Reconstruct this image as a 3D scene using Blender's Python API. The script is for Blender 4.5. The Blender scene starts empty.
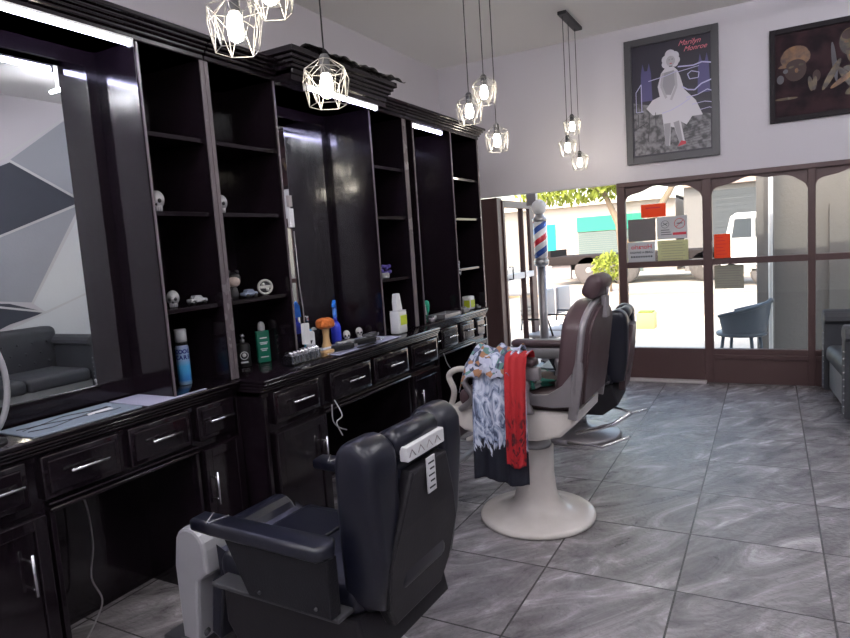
import bpy, bmesh, math, random
from mathutils import Vector, Matrix, Euler
PI = math.pi
S = bpy.context.scene
COL = S.collection
random.seed(7)

# ------------------------------------------------------------------ camera
yaw, pit, roll, fpx = -0.501376512, -0.110667501, -0.0678459188, 634.524941
F = Vector((math.sin(yaw)*math.cos(pit), math.cos(yaw)*math.cos(pit), math.sin(pit)))
R_ = F.cross(Vector((0, 0, 1))).normalized(); U_ = R_.cross(F)
R2 = R_*math.cos(roll)+U_*math.sin(roll); U2 = -R_*math.sin(roll)+U_*math.cos(roll)
cd = bpy.data.cameras.new('camera'); cam = bpy.data.objects.new('camera', cd); COL.objects.link(cam)
M = Matrix((R2, U2, -F)).transposed().to_4x4(); M.translation = (0, 0, 1.5)
cam.matrix_world = M
cd.sensor_width = 36; cd.sensor_fit = 'HORIZONTAL'; cd.lens = fpx*36/850; cd.clip_start = .05; cd.clip_end = 200
S.camera = cam

# ------------------------------------------------------------------ world, sun, exposure
S.view_settings.view_transform = 'Standard'; S.view_settings.look = 'None'
S.view_settings.gamma = 1; S.view_settings.use_curve_mapping = False
S.view_settings.exposure = 1.6
w = bpy.data.worlds.new('world'); S.world = w; w.use_nodes = True
nt = w.node_tree; bg = nt.nodes['Background']
sk = nt.nodes.new('ShaderNodeTexSky'); sk.sky_type = 'NISHITA'; sk.sun_disc = False
sk.sun_elevation = math.radians(48); sk.sun_rotation = math.radians(200); sk.air_density = 1.0; sk.dust_density = 2.5
tn = nt.nodes.new('ShaderNodeMix'); tn.data_type = 'RGBA'; tn.blend_type = 'MULTIPLY'; tn.inputs[0].default_value = 1; tn.inputs[7].default_value = (1.12, .98, .84, 1)
nt.links.new(sk.outputs[0], tn.inputs[6]); nt.links.new(tn.outputs[2], bg.inputs[0]); bg.inputs[1].default_value = 0.36
sd = bpy.data.lights.new('sun', 'SUN'); sd.energy = 1.5; sd.color = (1, .93, .82); sd.angle = .01
so = bpy.data.objects.new('sun', sd); COL.objects.link(so); so.location = (0, 0, 20)
so.rotation_euler = Vector((-.25, .75, -1.0)).to_track_quat('-Z', 'Y').to_euler()
TUBE_E, BULB_E, LED_E = 46.0, 26.0, 17.0

# ------------------------------------------------------------------ materials
def mat(name, col, rough=.5, metal=0, coat=0, emis=None, es=0, trans=0, ior=1.45, spec=None):
    m = bpy.data.materials.new(name); m.use_nodes = True
    b = m.node_tree.nodes['Principled BSDF']
    b.inputs['Base Color'].default_value = (*col, 1); b.inputs['Roughness'].default_value = rough
    b.inputs['Metallic'].default_value = metal; b.inputs['Coat Weight'].default_value = coat
    b.inputs['Transmission Weight'].default_value = trans; b.inputs['IOR'].default_value = ior
    if spec is not None: b.inputs['Specular IOR Level'].default_value = spec
    if emis: b.inputs['Emission Color'].default_value = (*emis, 1); b.inputs['Emission Strength'].default_value = es
    # a light procedural break-up so that no surface is perfectly flat
    n = m.node_tree.nodes; l = m.node_tree.links
    if not emis and not trans and rough > .02:
        tc = n.new('ShaderNodeTexCoord'); no = n.new('ShaderNodeTexNoise'); no.inputs['Scale'].default_value = 9
        no.inputs['Detail'].default_value = 4; l.new(tc.outputs['Object'], no.inputs['Vector'])
        mr = n.new('ShaderNodeMapRange'); mr.inputs['To Min'].default_value = max(.02, rough-.05); mr.inputs['To Max'].default_value = min(1, rough+.07)
        l.new(no.outputs['Fac'], mr.inputs['Value']); l.new(mr.outputs[0], b.inputs['Roughness'])
    return m
def nodes(m): return m.node_tree.nodes, m.node_tree.links, m.node_tree.nodes['Principled BSDF']
def add_bump(m, scale, strength, dist=.01, detail=4, stretch=(1, 1, 1), kind='noise'):
    n, l, b = nodes(m)
    tc = n.new('ShaderNodeTexCoord'); mp = n.new('ShaderNodeMapping'); mp.inputs['Scale'].default_value = stretch
    t = n.new('ShaderNodeTexNoise' if kind == 'noise' else 'ShaderNodeTexVoronoi'); t.inputs['Scale'].default_value = scale
    if kind == 'noise': t.inputs['Detail'].default_value = detail
    bu = n.new('ShaderNodeBump'); bu.inputs['Strength'].default_value = strength; bu.inputs['Distance'].default_value = dist
    l.new(tc.outputs['Object'], mp.inputs[0]); l.new(mp.outputs[0], t.inputs['Vector'])
    l.new(t.outputs[0], bu.inputs['Height']); l.new(bu.outputs[0], b.inputs['Normal'])
    return m
def col_noise(m, c1, c2, scale, stretch=(1, 1, 1), lo=.4, hi=.6, detail=5, dist=0):
    n, l, b = nodes(m)
    tc = n.new('ShaderNodeTexCoord'); mp = n.new('ShaderNodeMapping'); mp.inputs['Scale'].default_value = stretch
    t = n.new('ShaderNodeTexNoise'); t.inputs['Scale'].default_value = scale; t.inputs['Detail'].default_value = detail
    t.inputs['Distortion'].default_value = dist
    r = n.new('ShaderNodeValToRGB'); r.color_ramp.elements[0].position = lo; r.color_ramp.elements[1].position = hi
    r.color_ramp.elements[0].color = (*c1, 1); r.color_ramp.elements[1].color = (*c2, 1)
    l.new(tc.outputs['Object'], mp.inputs[0]); l.new(mp.outputs[0], t.inputs['Vector'])
    l.new(t.outputs['Fac'], r.inputs[0]); l.new(r.outputs[0], b.inputs['Base Color'])
    return m
def thin_glass(name, tint=(1, 1, 1), refl=1.0):
    m = bpy.data.materials.new(name); m.use_nodes = True; n = m.node_tree.nodes; l = m.node_tree.links; n.clear()
    o = n.new('ShaderNodeOutputMaterial'); mx = n.new('ShaderNodeMixShader'); tr = n.new('ShaderNodeBsdfTransparent')
    gl = n.new('ShaderNodeBsdfGlossy'); gl.inputs['Roughness'].default_value = .02; fr = n.new('ShaderNodeFresnel')
    fr.inputs[0].default_value = 1.45; tr.inputs[0].default_value = (*tint, 1)
    ge = n.new('ShaderNodeNewGeometry'); ix = n.new('ShaderNodeMix'); ix.data_type = 'FLOAT'
    ix.inputs[2].default_value = 1.5; ix.inputs[3].default_value = 1/1.5
    l.new(ge.outputs['Backfacing'], ix.inputs[0]); l.new(ix.outputs[0], fr.inputs[0])
    mu = n.new('ShaderNodeMath'); mu.operation = 'MULTIPLY'; mu.inputs[1].default_value = refl
    l.new(fr.outputs[0], mu.inputs[0]); l.new(mu.outputs[0], mx.inputs[0])
    l.new(tr.outputs[0], mx.inputs[1]); l.new(gl.outputs[0], mx.inputs[2]); l.new(mx.outputs[0], o.inputs[0])
    return m

MT = {}
MT['wall'] = add_bump(mat('wall_paint', (.60, .575, .61), .8), 30, .12, .004)
MT['ceiling'] = add_bump(mat('ceiling_plaster', (.88, .87, .85), .85), 6, .15, .01)
MT['espresso'] = add_bump(mat('espresso_lacquer', (.008, .0052, .0075), .11, spec=.5), 16, .16, .006, 4, (1, 1, .22))
MT['edge'] = mat('espresso_edge', (.12, .10, .11), .25, spec=.7)
MT['brown'] = add_bump(mat('brown_door_wood', (.085, .046, .044), .42), 14, .15, .004, 4, (1, 1, .15))
MT['chrome'] = mat('brushed_chrome', (.72, .72, .74), .24, 1)
MT['steel'] = mat('dull_steel', (.42, .42, .43), .36, .85)
MT['black'] = mat('black_plastic', (.012, .012, .013), .4)
MT['dark'] = mat('dark_grey', (.05, .05, .055), .5)
MT['mirror'] = mat('mirror_glass', (.88, .90, .91), .0, 1)
MT['white'] = mat('white_plastic', (.72, .73, .74), .35)
MT['paper'] = mat('white_paper', (.62, .62, .64), .7)
MT['skin_black'] = add_bump(mat('black_vinyl', (.007, .008, .016), .30, spec=.55), 110, .04, .003, 3)
MT['skin_text'] = add_bump(mat('black_textured_vinyl', (.008, .008, .011), .5, spec=.35), 160, .5, .003, 2)
MT['shell'] = add_bump(mat('dark_shell', (.010, .009, .012), .45, spec=.4), 90, .2, .002, 2)
MT['brownvinyl'] = add_bump(mat('brown_vinyl', (.075, .045, .05), .4), 40, .2, .003, 3)
MT['silver'] = add_bump(mat('silver_vinyl', (.36, .36, .38), .42, .25), 80, .15, .002, 2)
MT['cream'] = col_noise(mat('cream_enamel', (.66, .62, .58), .22, coat=.3), (.58, .54, .50), (.70, .66, .62), 3)
MT['greymetal'] = mat('grey_cast_metal', (.30, .28, .29), .38, .6)
MT['glass'] = thin_glass('window_glass', (.93, .95, .94), .9)
MT['acrylic'] = thin_glass('clear_acrylic', (.90, .92, .94), .7)
MT['led'] = mat('led_light', (1, 1, 1), .4, emis=(.66, .64, 1.0), es=LED_E)
MT['tube'] = mat('tube_light', (1, 1, 1), .4, emis=(.95, .94, 1.0), es=TUBE_E)
MT['bulb'] = mat('bulb_light', (1, 1, 1), .4, emis=(1, .90, .74), es=BULB_E)
def trans_paper(name, c):
    m = mat(name, c, .75); n, l, b = nodes(m); o = [k for k in n if k.type == 'OUTPUT_MATERIAL'][0]
    tl = n.new('ShaderNodeBsdfTranslucent'); tl.inputs[0].default_value = (*c, 1); mx = n.new('ShaderNodeMixShader'); mx.inputs[0].default_value = .62
    l.new(b.outputs[0], mx.inputs[1]); l.new(tl.outputs[0], mx.inputs[2]); l.new(mx.outputs[0], o.inputs[0]); return m
MT['gpaper'] = trans_paper('notice_white', (.62, .60, .60)); MT['orange'] = trans_paper('orange_paper', (.85, .16, .06))
MT['ink'] = mat('black_ink', (.03, .03, .035), .7)
MT['redink'] = mat('red_ink', (.65, .05, .07), .7)
MT['yellowpaper'] = trans_paper('cream_paper', (.62, .60, .40))
MT['greypaper'] = mat('grey_paper', (.30, .27, .27), .75); MT['noticegrey'] = trans_paper('notice_grey', (.30, .27, .27))
MT['wood'] = col_noise(mat('pale_wood', (.5, .3, .13), .5), (.42, .24, .10), (.62, .40, .19), 20, (1, 1, .2))
MT['sofa'] = add_bump(mat('sofa_grey_fabric', (.045, .047, .055), .55), 70, .3, .003)
MT['sofatrim'] = add_bump(mat('sofa_front_vinyl', (.22, .22, .22), .45), 50, .2, .003)
MT['bone'] = mat('bone_resin', (.5, .49, .46), .45)

def floor_mat():
    m = mat('slate_tile_floor', (.2, .2, .2), .35, spec=.85); n, l, b = nodes(m)
    tc = n.new('ShaderNodeTexCoord'); mp = n.new('ShaderNodeMapping'); mp.inputs['Location'].default_value = (.3555, -.4175, 0)
    l.new(tc.outputs['Object'], mp.inputs[0])
    br = n.new('ShaderNodeTexBrick'); br.offset = 0; br.squash = 1
    br.inputs['Scale'].default_value = 1; br.inputs['Brick Width'].default_value = .5635; br.inputs['Row Height'].default_value = .5645
    br.inputs['Mortar Size'].default_value = .0045; br.inputs['Mortar Smooth'].default_value = .3
    br.inputs['Color1'].default_value = (0, 0, 0, 1); br.inputs['Color2'].default_value = (1, 1, 1, 1)
    l.new(mp.outputs[0], br.inputs['Vector'])
    # per tile shift of the slate pattern
    sc = n.new('ShaderNodeVectorMath'); sc.operation = 'SCALE'; sc.inputs['Scale'].default_value = 13
    l.new(br.outputs['Color'], sc.inputs[0])
    ad = n.new('ShaderNodeVectorMath'); l.new(tc.outputs['Object'], ad.inputs[0]); l.new(sc.outputs[0], ad.inputs[1])
    mr_ = n.new('ShaderNodeMapping'); mr_.inputs['Rotation'].default_value = (0, 0, math.radians(-52)); l.new(ad.outputs[0], mr_.inputs[0])
    m2 = n.new('ShaderNodeMapping'); m2.inputs['Scale'].default_value = (1, 2.7, 1)
    l.new(mr_.outputs[0], m2.inputs[0])
    v = n.new('ShaderNodeTexNoise'); v.inputs['Scale'].default_value = 1.7; v.inputs['Detail'].default_value = 11; v.inputs['Roughness'].default_value = .66; v.inputs['Distortion'].default_value = 1.6
    l.new(m2.outputs[0], v.inputs['Vector'])
    r = n.new('ShaderNodeValToRGB'); e = r.color_ramp.elements
    e[0].position = .34; e[0].color = (.115, .105, .110, 1); e[1].position = .70; e[1].color = (.60, .565, .58, 1)
    q = e.new(.5); q.color = (.225, .207, .213, 1)
    q = e.new(.60); q.color = (.33, .306, .315, 1)
    l.new(v.outputs['Fac'], r.inputs[0])
    mx = n.new('ShaderNodeMix'); mx.data_type = 'RGBA'; l.new(br.outputs['Fac'], mx.inputs[0]); l.new(r.outputs[0], mx.inputs[6])
    mx.inputs[7].default_value = (.075, .07, .07, 1); l.new(mx.outputs[2], b.inputs['Base Color'])
    f = n.new('ShaderNodeTexNoise'); f.inputs['Scale'].default_value = 32; f.inputs['Detail'].default_value = 5; f.inputs['Distortion'].default_value = .8
    m3 = n.new('ShaderNodeMapping'); m3.inputs['Scale'].default_value = (.9, 1.3, 1); l.new(ad.outputs[0], m3.inputs[0]); l.new(m3.outputs[0], f.inputs['Vector'])
    h = n.new('ShaderNodeMath'); h.operation = 'SUBTRACT'; l.new(f.outputs['Fac'], h.inputs[0]); l.new(br.outputs['Fac'], h.inputs[1])
    bu = n.new('ShaderNodeBump'); bu.inputs['Strength'].default_value = .85; bu.inputs['Distance'].default_value = .013
    l.new(h.outputs[0], bu.inputs['Height']); l.new(bu.outputs[0], b.inputs['Normal'])
    mr = [k for k in n if k.type == 'MAP_RANGE'][0]; mr.inputs['To Min'].default_value = .16; mr.inputs['To Max'].default_value = .30
    return m
MT['floor'] = floor_mat()

# ------------------------------------------------------------------ mesh helpers
class MB:
    def __init__(s): s.bm = bmesh.new(); s.mi = 0
    def _tag(s, before, smooth=False):
        for f in s.bm.faces:
            if f.index == -1 or f.index >= before or not f.tag:
                if not f.tag: f.material_index = s.mi; f.smooth = smooth; f.tag = True
    def _add(s, tmp, smooth, M=None):
        if M is not None: bmesh.ops.transform(tmp, matrix=M, verts=tmp.verts)
        me = bpy.data.meshes.new('t'); tmp.to_mesh(me); tmp.free()
        s.bm.from_mesh(me); bpy.data.meshes.remove(me); s._tag(0, smooth); return s
    def box(s, a, b, r=0, seg=2, M=None, smooth=None):
        t = bmesh.new(); bmesh.ops.create_cube(t, size=1)
        a = Vector(a); b = Vector(b); c = (a+b)/2; d = b-a
        bmesh.ops.transform(t, matrix=Matrix.Translation(c) @ Matrix.Diagonal((abs(d.x), abs(d.y), abs(d.z), 1)), verts=t.verts)
        if r > 0:
            r = min(r, .49*min(abs(d.x), abs(d.y), abs(d.z)))
            bmesh.ops.bevel(t, geom=list(t.edges), offset=r, segments=seg, profile=.5, affect='EDGES')
        return s._add(t, (r > 0.006) if smooth is None else smooth, M)
    def tube(s, pts, r, n=8, closed=False, M=None):
        t = bmesh.new(); pts = [Vector(p) for p in pts]; rings = []
        L = len(pts); up = None
        for i, p in enumerate(pts):
            if closed: d = (pts[(i+1) % L]-pts[i-1])
            else: d = (pts[min(i+1, L-1)]-pts[max(i-1, 0)])
            d.normalize()
            if up is None: up = Vector((0, 0, 1)) if abs(d.z) < .9 else Vector((1, 0, 0))
            x = d.cross(up)
            if x.length < 1e-4: x = d.cross(Vector((0, 1, 0)))
            x.normalize(); y = x.cross(d).normalized(); up = y
            rr = r[i] if isinstance(r, (list, tuple)) else r
            rings.append([t.verts.new(p+(x*math.cos(2*PI*k/n)+y*math.sin(2*PI*k/n))*rr) for k in range(n)])
        for i in range(L if closed else L-1):
            A = rings[i]; B = rings[(i+1) % L]
            for k in range(n): t.faces.new((A[k], A[(k+1) % n], B[(k+1) % n], B[k]))
        if not closed: t.faces.new(rings[0][::-1]); t.faces.new(rings[-1])
        bmesh.ops.recalc_face_normals(t, faces=t.faces)
        return s._add(t, n > 5, M)
    def lathe(s, prof, c=(0, 0, 0), n=24, M=None, smooth=True):
        t = bmesh.new(); rings = []
        for (r, z) in prof:
            r = max(r, 1e-4)
            rings.append([t.verts.new((c[0]+r*math.cos(2*PI*k/n), c[1]+r*math.sin(2*PI*k/n), c[2]+z)) for k in range(n)])
        for A, B in zip(rings, rings[1:]):
            for k in range(n): t.faces.new((A[k], A[(k+1) % n], B[(k+1) % n], B[k]))
        t.faces.new(rings[0][::-1]); t.faces.new(rings[-1])
        bmesh.ops.recalc_face_normals(t, faces=t.faces)
        return s._add(t, smooth, M)
    def prism(s, pts, a, b, axis='y', r=0, M=None, smooth=False, seg=2):
        t = bmesh.new()
        def P(u, v, w): return {'y': (u, w, v), 'x': (w, u, v), 'z': (u, v, w)}[axis]
        A = [t.verts.new(P(u, v, a)) for u, v in pts]; B = [t.verts.new(P(u, v, b)) for u, v in pts]; n = len(pts)
        for k in range(n): t.faces.new((A[k], A[(k+1) % n], B[(k+1) % n], B[k]))
        fa = t.faces.new(A[::-1]); fb = t.faces.new(B)
        bmesh.ops.recalc_face_normals(t, faces=t.faces)
        if r > 0:
            ed = set(fa.edges) | set(fb.edges)
            bmesh.ops.bevel(t, geom=list(ed), offset=r, segments=seg, profile=.5, affect='EDGES')
        bmesh.ops.triangulate(t, faces=[f for f in t.faces if len(f.verts) > 4])
        return s._add(t, smooth, M)
    def sphere(s, c, r, M=None, seg=16):
        t = bmesh.new(); bmesh.ops.create_uvsphere(t, u_segments=seg, v_segments=max(6, seg*2//3), radius=1)
        rr = r if isinstance(r, (tuple, list)) else (r, r, r)
        bmesh.ops.transform(t, matrix=Matrix.Translation(c) @ Matrix.Diagonal((*rr, 1)), verts=t.verts)
        return s._add(t, True, M)
    def poly(s, pts, M=None):
        t = bmesh.new(); t.faces.new([t.verts.new(p) for p in pts]); return s._add(t, False, M)
    def grid(s, fn, nu, nv, smooth=True, thick=0, M=None):
        t = bmesh.new(); V = [[t.verts.new(fn(i/nu, j/nv)) for j in range(nv+1)] for i in range(nu+1)]
        for i in range(nu):
            for j in range(nv): t.faces.new((V[i][j], V[i+1][j], V[i+1][j+1], V[i][j+1]))
        if thick:
            bmesh.ops.recalc_face_normals(t, faces=t.faces)
            bmesh.ops.solidify(t, geom=list(t.faces), thickness=thick)
        return s._add(t, smooth, M)
    def build(s, name, m, parent=None, world=True):
        me = bpy.data.meshes.new(name); s.bm.to_mesh(me); s.bm.free()
        for k in (m if isinstance(m, (list, tuple)) else [m]): me.materials.append(MT[k] if isinstance(k, str) else k)
        o = bpy.data.objects.new(name, me); COL.objects.link(o)
        if parent is not None:
            o.parent = parent
        return o
def tag(o, label, cat, group=None):
    o['label'] = label; o['category'] = cat
    if group: o['group'] = group
    return o
def thing(name, label, cat, loc=(0, 0, 0), rz=0, group=None):
    o = bpy.data.objects.new(name, None); COL.objects.link(o); o.location = loc; o.rotation_euler = (0, 0, rz)
    o.empty_display_size = .1
    return tag(o, label, cat, group)
def struct(o): o['kind'] = 'structure'; return o
def setloc(o, loc, rz=0): o.location = loc; o.rotation_euler = (0, 0, rz); return o
def text(s, size, m, M, name='lettering', parent=None, shear=0, ext=.0004, align='CENTER', bold=0):
    c = bpy.data.curves.new('t', 'FONT'); c.body = s; c.size = size; c.shear = shear; c.extrude = ext; c.align_x = align; c.align_y = 'CENTER'; c.offset = bold
    o = bpy.data.objects.new('t', c); COL.objects.link(o)
    dg = bpy.context.evaluated_depsgraph_get(); me = bpy.data.meshes.new_from_object(o.evaluated_get(dg))
    bpy.data.objects.remove(o); me.transform(M); me.materials.clear(); me.materials.append(MT[m]); me.name = name
    q = bpy.data.objects.new(name, me); COL.objects.link(q); q.parent = parent; return q
def frame(px, py, pz, ox, oy, oz):   # local x axis, y axis and origin
    X = Vector(px).normalized(); Y = Vector(py).normalized(); Z = X.cross(Y)
    return Matrix.Translation((ox, oy, oz)) @ Matrix((X, Y, Z)).transposed().to_4x4()

# ------------------------------------------------------------------ room shell
XL, XR, YF, YB, ZC = -3.3, 2.35, 6.71, -2.6, 3.5
struct(MB().box((XL, YB, -.1), (XR, YF+.15, 0)).build('floor', 'floor'))
struct(MB().box((XL, YB, ZC), (XR, YF+.15, ZC+.1)).build('ceiling', 'ceiling'))
struct(MB().box((XL-.12, YB, -.1), (XL, YF+.15, ZC+.1)).build('wall_left', 'wall'))
struct(MB().box((XL-.12, YB-.12, -.1), (XR+.12, YB, ZC+.1)).build('wall_back', 'wall'))
# front wall: header over the glass, and the strip left of the doorway is timber
ZH = 2.02
struct(MB().box((XL, YF, ZH), (XR, YF+.15, ZC)).build('wall_front', 'wall'))
# right wall with painted geometric mural
g1 = mat('mural_mid_grey', (.33, .345, .38), .7); g2 = mat('mural_dark', (.055, .06, .08), .7); g3 = mat('mural_light', (.68, .70, .71), .7); g4 = mat('mural_line', (.6, .6, .6), .7)
for k in (g1, g3): add_bump(k, 40, .3, .004)
mb = MB(); mb.box((XR, YB, -.1), (XR+.12, YF+.15, ZC+.1))
def mpoly(mi, pts): 
    mb.mi = mi; mb.poly([(XR-.004-.0006*mi, y, z) for y, z in pts][::-1])
mpoly(1, [(4.93, 3.34), (3.55, 2.33), (3.2, 3.1), (4.2, 3.45)][::1]) if 0 else None
mpoly(1, [(4.93, 3.34), (4.2, 2.78), (3.3, 3.2), (2.6, 3.45), (4.9, 3.46)]) if 0 else None
mpoly(1, [(4.93, 3.34), (4.2, 2.79), (5.0, 2.37), (5.6, 2.05), (5.8, 2.8)])
mpoly(2, [(4.19, 2.76), (4.97, 2.35), (4.09, 2.0), (3.2, 1.66), (3.0, 2.2)])
mpoly(1, [(4.09, 1.98), (4.95, 2.31), (4.22, 1.19), (3.4, 1.30), (2.9, 1.5)])
mpoly(3, [(4.97, 2.26), (5.02, 1.27), (4.37, 1.06), (4.24, 1.17)])
mpoly(2, [(3.4, 1.27), (3.98, 1.20), (4.37, 1.06), (3.95, .97), (3.0, .6), (2.6, .9)])
mpoly(3, [(4.0, .96), (4.39, 1.05), (4.98, 1.25), (4.8, .3), (3.6, .2)])
mpoly(1, [(5.05, 2.2), (5.08, 1.25), (4.9, .3), (6.2, .3), (6.2, 1.6)])
mpoly(2, [(5.7, 2.0), (6.6, 1.4), (6.6, 3.0), (5.9, 2.8)])
mpoly(1, [(1.2, 3.3), (2.9, 2.3), (2.2, 1.0), (.6, 1.4)])
mpoly(2, [(.4, 1.2), (2.1, .9), (1.4, .1), (.2, .1)])
mpoly(3, [(-.8, 3.2), (1.0, 3.2), (.4, 1.5), (-1.2, 1.0)])
def mline(a, b, w=.022):
    a = Vector(a); b = Vector(b); d = (b-a).normalized(); p = Vector((-d.y, d.x))*w/2
    mb.mi = 4; mb.poly([(XR-.008, *(q)) for q in (a+p, b+p, b-p, a-p)])
for a, b in (((4.93, 3.36), (2.9, 1.95)), ((4.93, 3.36), (5.8, 2.85)), ((4.19, 2.775), (5.6, 2.04)), ((4.97, 2.33), (3.0, 1.56)), ((4.97, 2.3), (4.22, 1.17)),
             ((3.4, 1.28), (4.37, 1.06)), ((3.0, .62), (4.99, 1.26)), ((5.04, 2.26), (5.06, 1.2)), ((5.0, 1.26), (4.85, .25))): mline(a, b)
mb.bm.faces.ensure_lookup_table()
struct(mb.build('wall_right', ['wall', g1, g2, g3, g4]))

# storefront: windows, door
def wave(x0, x1, z0, z1, zt, lobes):
    pts = [(x0, zt), (x0, z0)]
    n = 40
    for i in range(n+1):
        t = i/n; x = x0+(x1-x0)*t
        env = z0+(z1-z0)*math.sin(PI*t)**.45
        pts.append((x, env+.012*math.cos(2*PI*lobes*t)-.012))
    pts += [(x1, z0), (x1, zt)]; return pts
# fixed glazing (middle + right) : frames and panes
fx = [(-1.365, -1.285), (-.565, -.485), (.305, .365), (1.2, 1.27), (XR-.08, XR)]
wf = MB()
for a, b in fx: wf.box((a, YF, 0), (b, YF+.07, ZH), .004)
wf.box((-1.365, YF-.005, ZH-.045), (XR, YF+.075, ZH), .004)
frame1 = struct(wf.build('trim_1', 'brown'))
for i, (a, b) in enumerate(((-1.285, -.565), (-.485, .305), (.365, 1.2), (1.27, XR-.08))):
    m = MB(); m.box((a, YF+.008, 1.155), (b, YF+.062, 1.215), .004)
    if i == 0: m.box((a, YF+.0, .02), (b, YF+.06, .335), .004)
    else:
        m.box((a, YF+.0, 0), (b, YF+.06, .335), .004); m.box((a, YF-.02, .24), (b, YF, .28), .004)
    m.prism(wave(a, b, 1.83, 1.965, ZH-.02, 2.5), YF+.03, YF+.05)
    f = struct(m.build('window_%d' % (i+1), 'brown'))
    g = MB()
    g.box((a, YF+.034, .335), (b, YF+.039, 1.16)); g.box((a, YF+.034, 1.21), (b, YF+.039, ZH-.04))
    g.build('pane', 'glass', f)
sill = struct(MB().box((-1.36, YF-.09, 0), (-.55, YF+.02, .022), .004).box((-2.6, YF-.02, 0), (-1.36, YF+.1, .012), .003).build('trim_2', mat('threshold', (.55, .5, .5), .35)))
# panelled side post left of the doorway
struct(MB().box((XL, YF-.012, 0), (-2.69, YF+.1, ZH-.015), .004).box((-2.69, YF-.03, 0), (-2.655, YF+.12, ZH-.015), .004).build('trim_3', 'brown'))
# glazed door leaf, swung open to the street
dr = MB(); DL = 1.08
def dbox(y0, y1, z0, z1, t=.022, m=dr): m.box((-2.66-t, YF+.1+y0, z0), (-2.66+t, YF+.1+y1, z1), .004)
dbox(0, .05, .02, 1.98); dbox(DL-.18, DL, .02, 1.98); dbox(.05, DL-.18, .02, .12); dbox(.05, DL-.18, 1.90, 1.98)
door = struct(dr.build('door_1', 'brown'))
m = MB(); dbox(.05, DL-.18, .12, 1.9, .003, m); m.build('pane', 'glass', door)
m = MB(); dbox(.03, DL-.12, 1.06, 1.13, .026, m); m.build('push_bar', 'white', door)
m = MB(); m.tube([(-2.63, YF+.17, 1.08), (-2.58, YF+.17, 1.08), (-2.58, YF+.17, 1.22), (-2.63, YF+.17, 1.22)], .008); m.build('door_handle', 'black', door)
m = MB(); 
for k in (.62, .64): m.box((-2.69, YF+.1+k-.004, .12), (-2.63, YF+.1+k+.004, 1.9))
m.build('mullion', 'brown', door)

# ------------------------------------------------------------------ vanity stations
def drawer(par, xf, y0, y1, z0, z1, hx=.05):
    d = MB(); d.box((xf-.02, y0, z0), (xf+.016, y1, z1), .007).box((xf+.01, y0+.02, z0+.02), (xf+.021, y1-.02, z1-.02), .006)
    d = d.build('drawer', 'espresso', par)
    yc = (y0+y1)/2+.01; z = (z0+z1)/2+.005; L = min(.075, (y1-y0)*.33); h = MB()
    h.tube([(xf+.045, yc-L, z), (xf+.045, yc+L, z)], .0058)
    for q in (-.6, .6): h.tube([(xf+.018, yc+q*L, z), (xf+.045, yc+q*L, z)], .0045)
    h.build('handle', 'chrome', d)
def door_(par, xf, y0, y1, z0, z1, hy):
    d = MB(); d.box((xf-.02, y0, z0), (xf+.012, y1, z1), .003)
    s = .045
    for a, b in (((y0, z0), (y0+s, z1)), ((y1-s, z0), (y1, z1)), ((y0+s-.002, z0), (y1-s+.002, z0+s-.001)), ((y0+s-.002, z1-s), (y1-s+.002, z1-.001))):
        d.box((xf+.01, a[0], a[1]), (xf+.022, b[0], b[1]), .004)
    d = d.build('cabinet_door', 'espresso', par)
    h = MB(); h.tube([(xf+.05, hy, .40), (xf+.05, hy, .55)], .006)
    for q in (.425, .525): h.tube([(xf+.018, hy, q), (xf+.05, hy, q)], .0045)
    h.build('handle', 'chrome', d)
def station(name_lab, xf, y0, y1, kne, drawers, doors):
    t = thing('vanity_cabinet', name_lab, 'cabinet')
    b = MB(); xb = -2.64
    b.box((XL+.02, y0, .0), (xb, y1, .845))                       # closed rear part
    b.box((xb, y0, .68), (xf-.012, y1, .845))                     # drawer box
    for a, c in ((y0, kne[0]), (kne[1], y1)): b.box((xb, a, 0), (xf-.012, c, .68))
    b.box((xf-.02, y0, .845), (xf-.005, y1, .865)); b.box((xf-.03, y0, .0), (xf-.005, kne[0], .06)); b.box((xf-.03, kne[1], 0), (xf-.005, y1, .06))
    b.build('body', 'espresso', t)
    r = MB(); r.box((xf-.03, kne[0]-.03, .655), (xf+.022, kne[1]+.03, .672), .007).box((xf-.03, kne[0]-.03, .676), (xf+.014, kne[1]+.03, .69), .006)
    for q in (kne[0]-.03, kne[1]+.01): r.box((xf-.03, q, 0), (xf+.008, q+.02, .66), .003)
    r.box((xf-.02, y0, 0), (xf+.006, y0+.022, .845), .003).box((xf-.02, y1-.022, 0), (xf+.006, y1, .845), .003)
    r.build('face_moulding', 'espresso', t)
    for a, c in drawers: drawer(t, xf, a, c, .702, .862)
    for a, c, hy in doors: door_(t, xf, a, c, .07, .66, hy)
    w = MB(); xe = xf
    w.box((XL+.02, y0, .868), (xe+.004, y1, .884), .0065).box((XL+.02, y0, .884), (xe+.014, y1, .898), .0065)
    w.box((XL+.02, y0, .898), (xe+.024, y1, .912), .0065).box((XL+.02, y0, .912), (xe+.030, y1, .933), .008)
    tag(w.build('worktop', 'espresso'), 'glossy black worktop with stepped edge on the '+name_lab, 'worktop', )
    return t
station('near vanity cabinet at left edge of frame', -2.27, .935, 2.203, (1.28, 1.90), [(.96, 1.19), (1.24, 1.545), (1.59, 1.895), (1.94, 2.16)], [(.96, 1.23, 1.15), (1.95, 2.185, 1.985)])
station('middle vanity cabinet standing forward of its neighbours', -2.115, 2.206, 4.03, (2.68, 3.55), [(2.27, 2.62), (2.72, 3.12), (3.16, 3.57), (3.62, 3.99)], [(2.26, 2.64, 2.60), (3.60, 3.99, 3.68)])
station('far vanity cabinet nearest the shop windows', -2.27, 4.033, 5.30, (4.33, 4.95), [(4.08, 4.31), (4.37, 4.66), (4.72, 4.99), (5.03, 5.22)], [(4.06, 4.29, 4.1), (4.99, 5.26, 5.23)])

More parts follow.
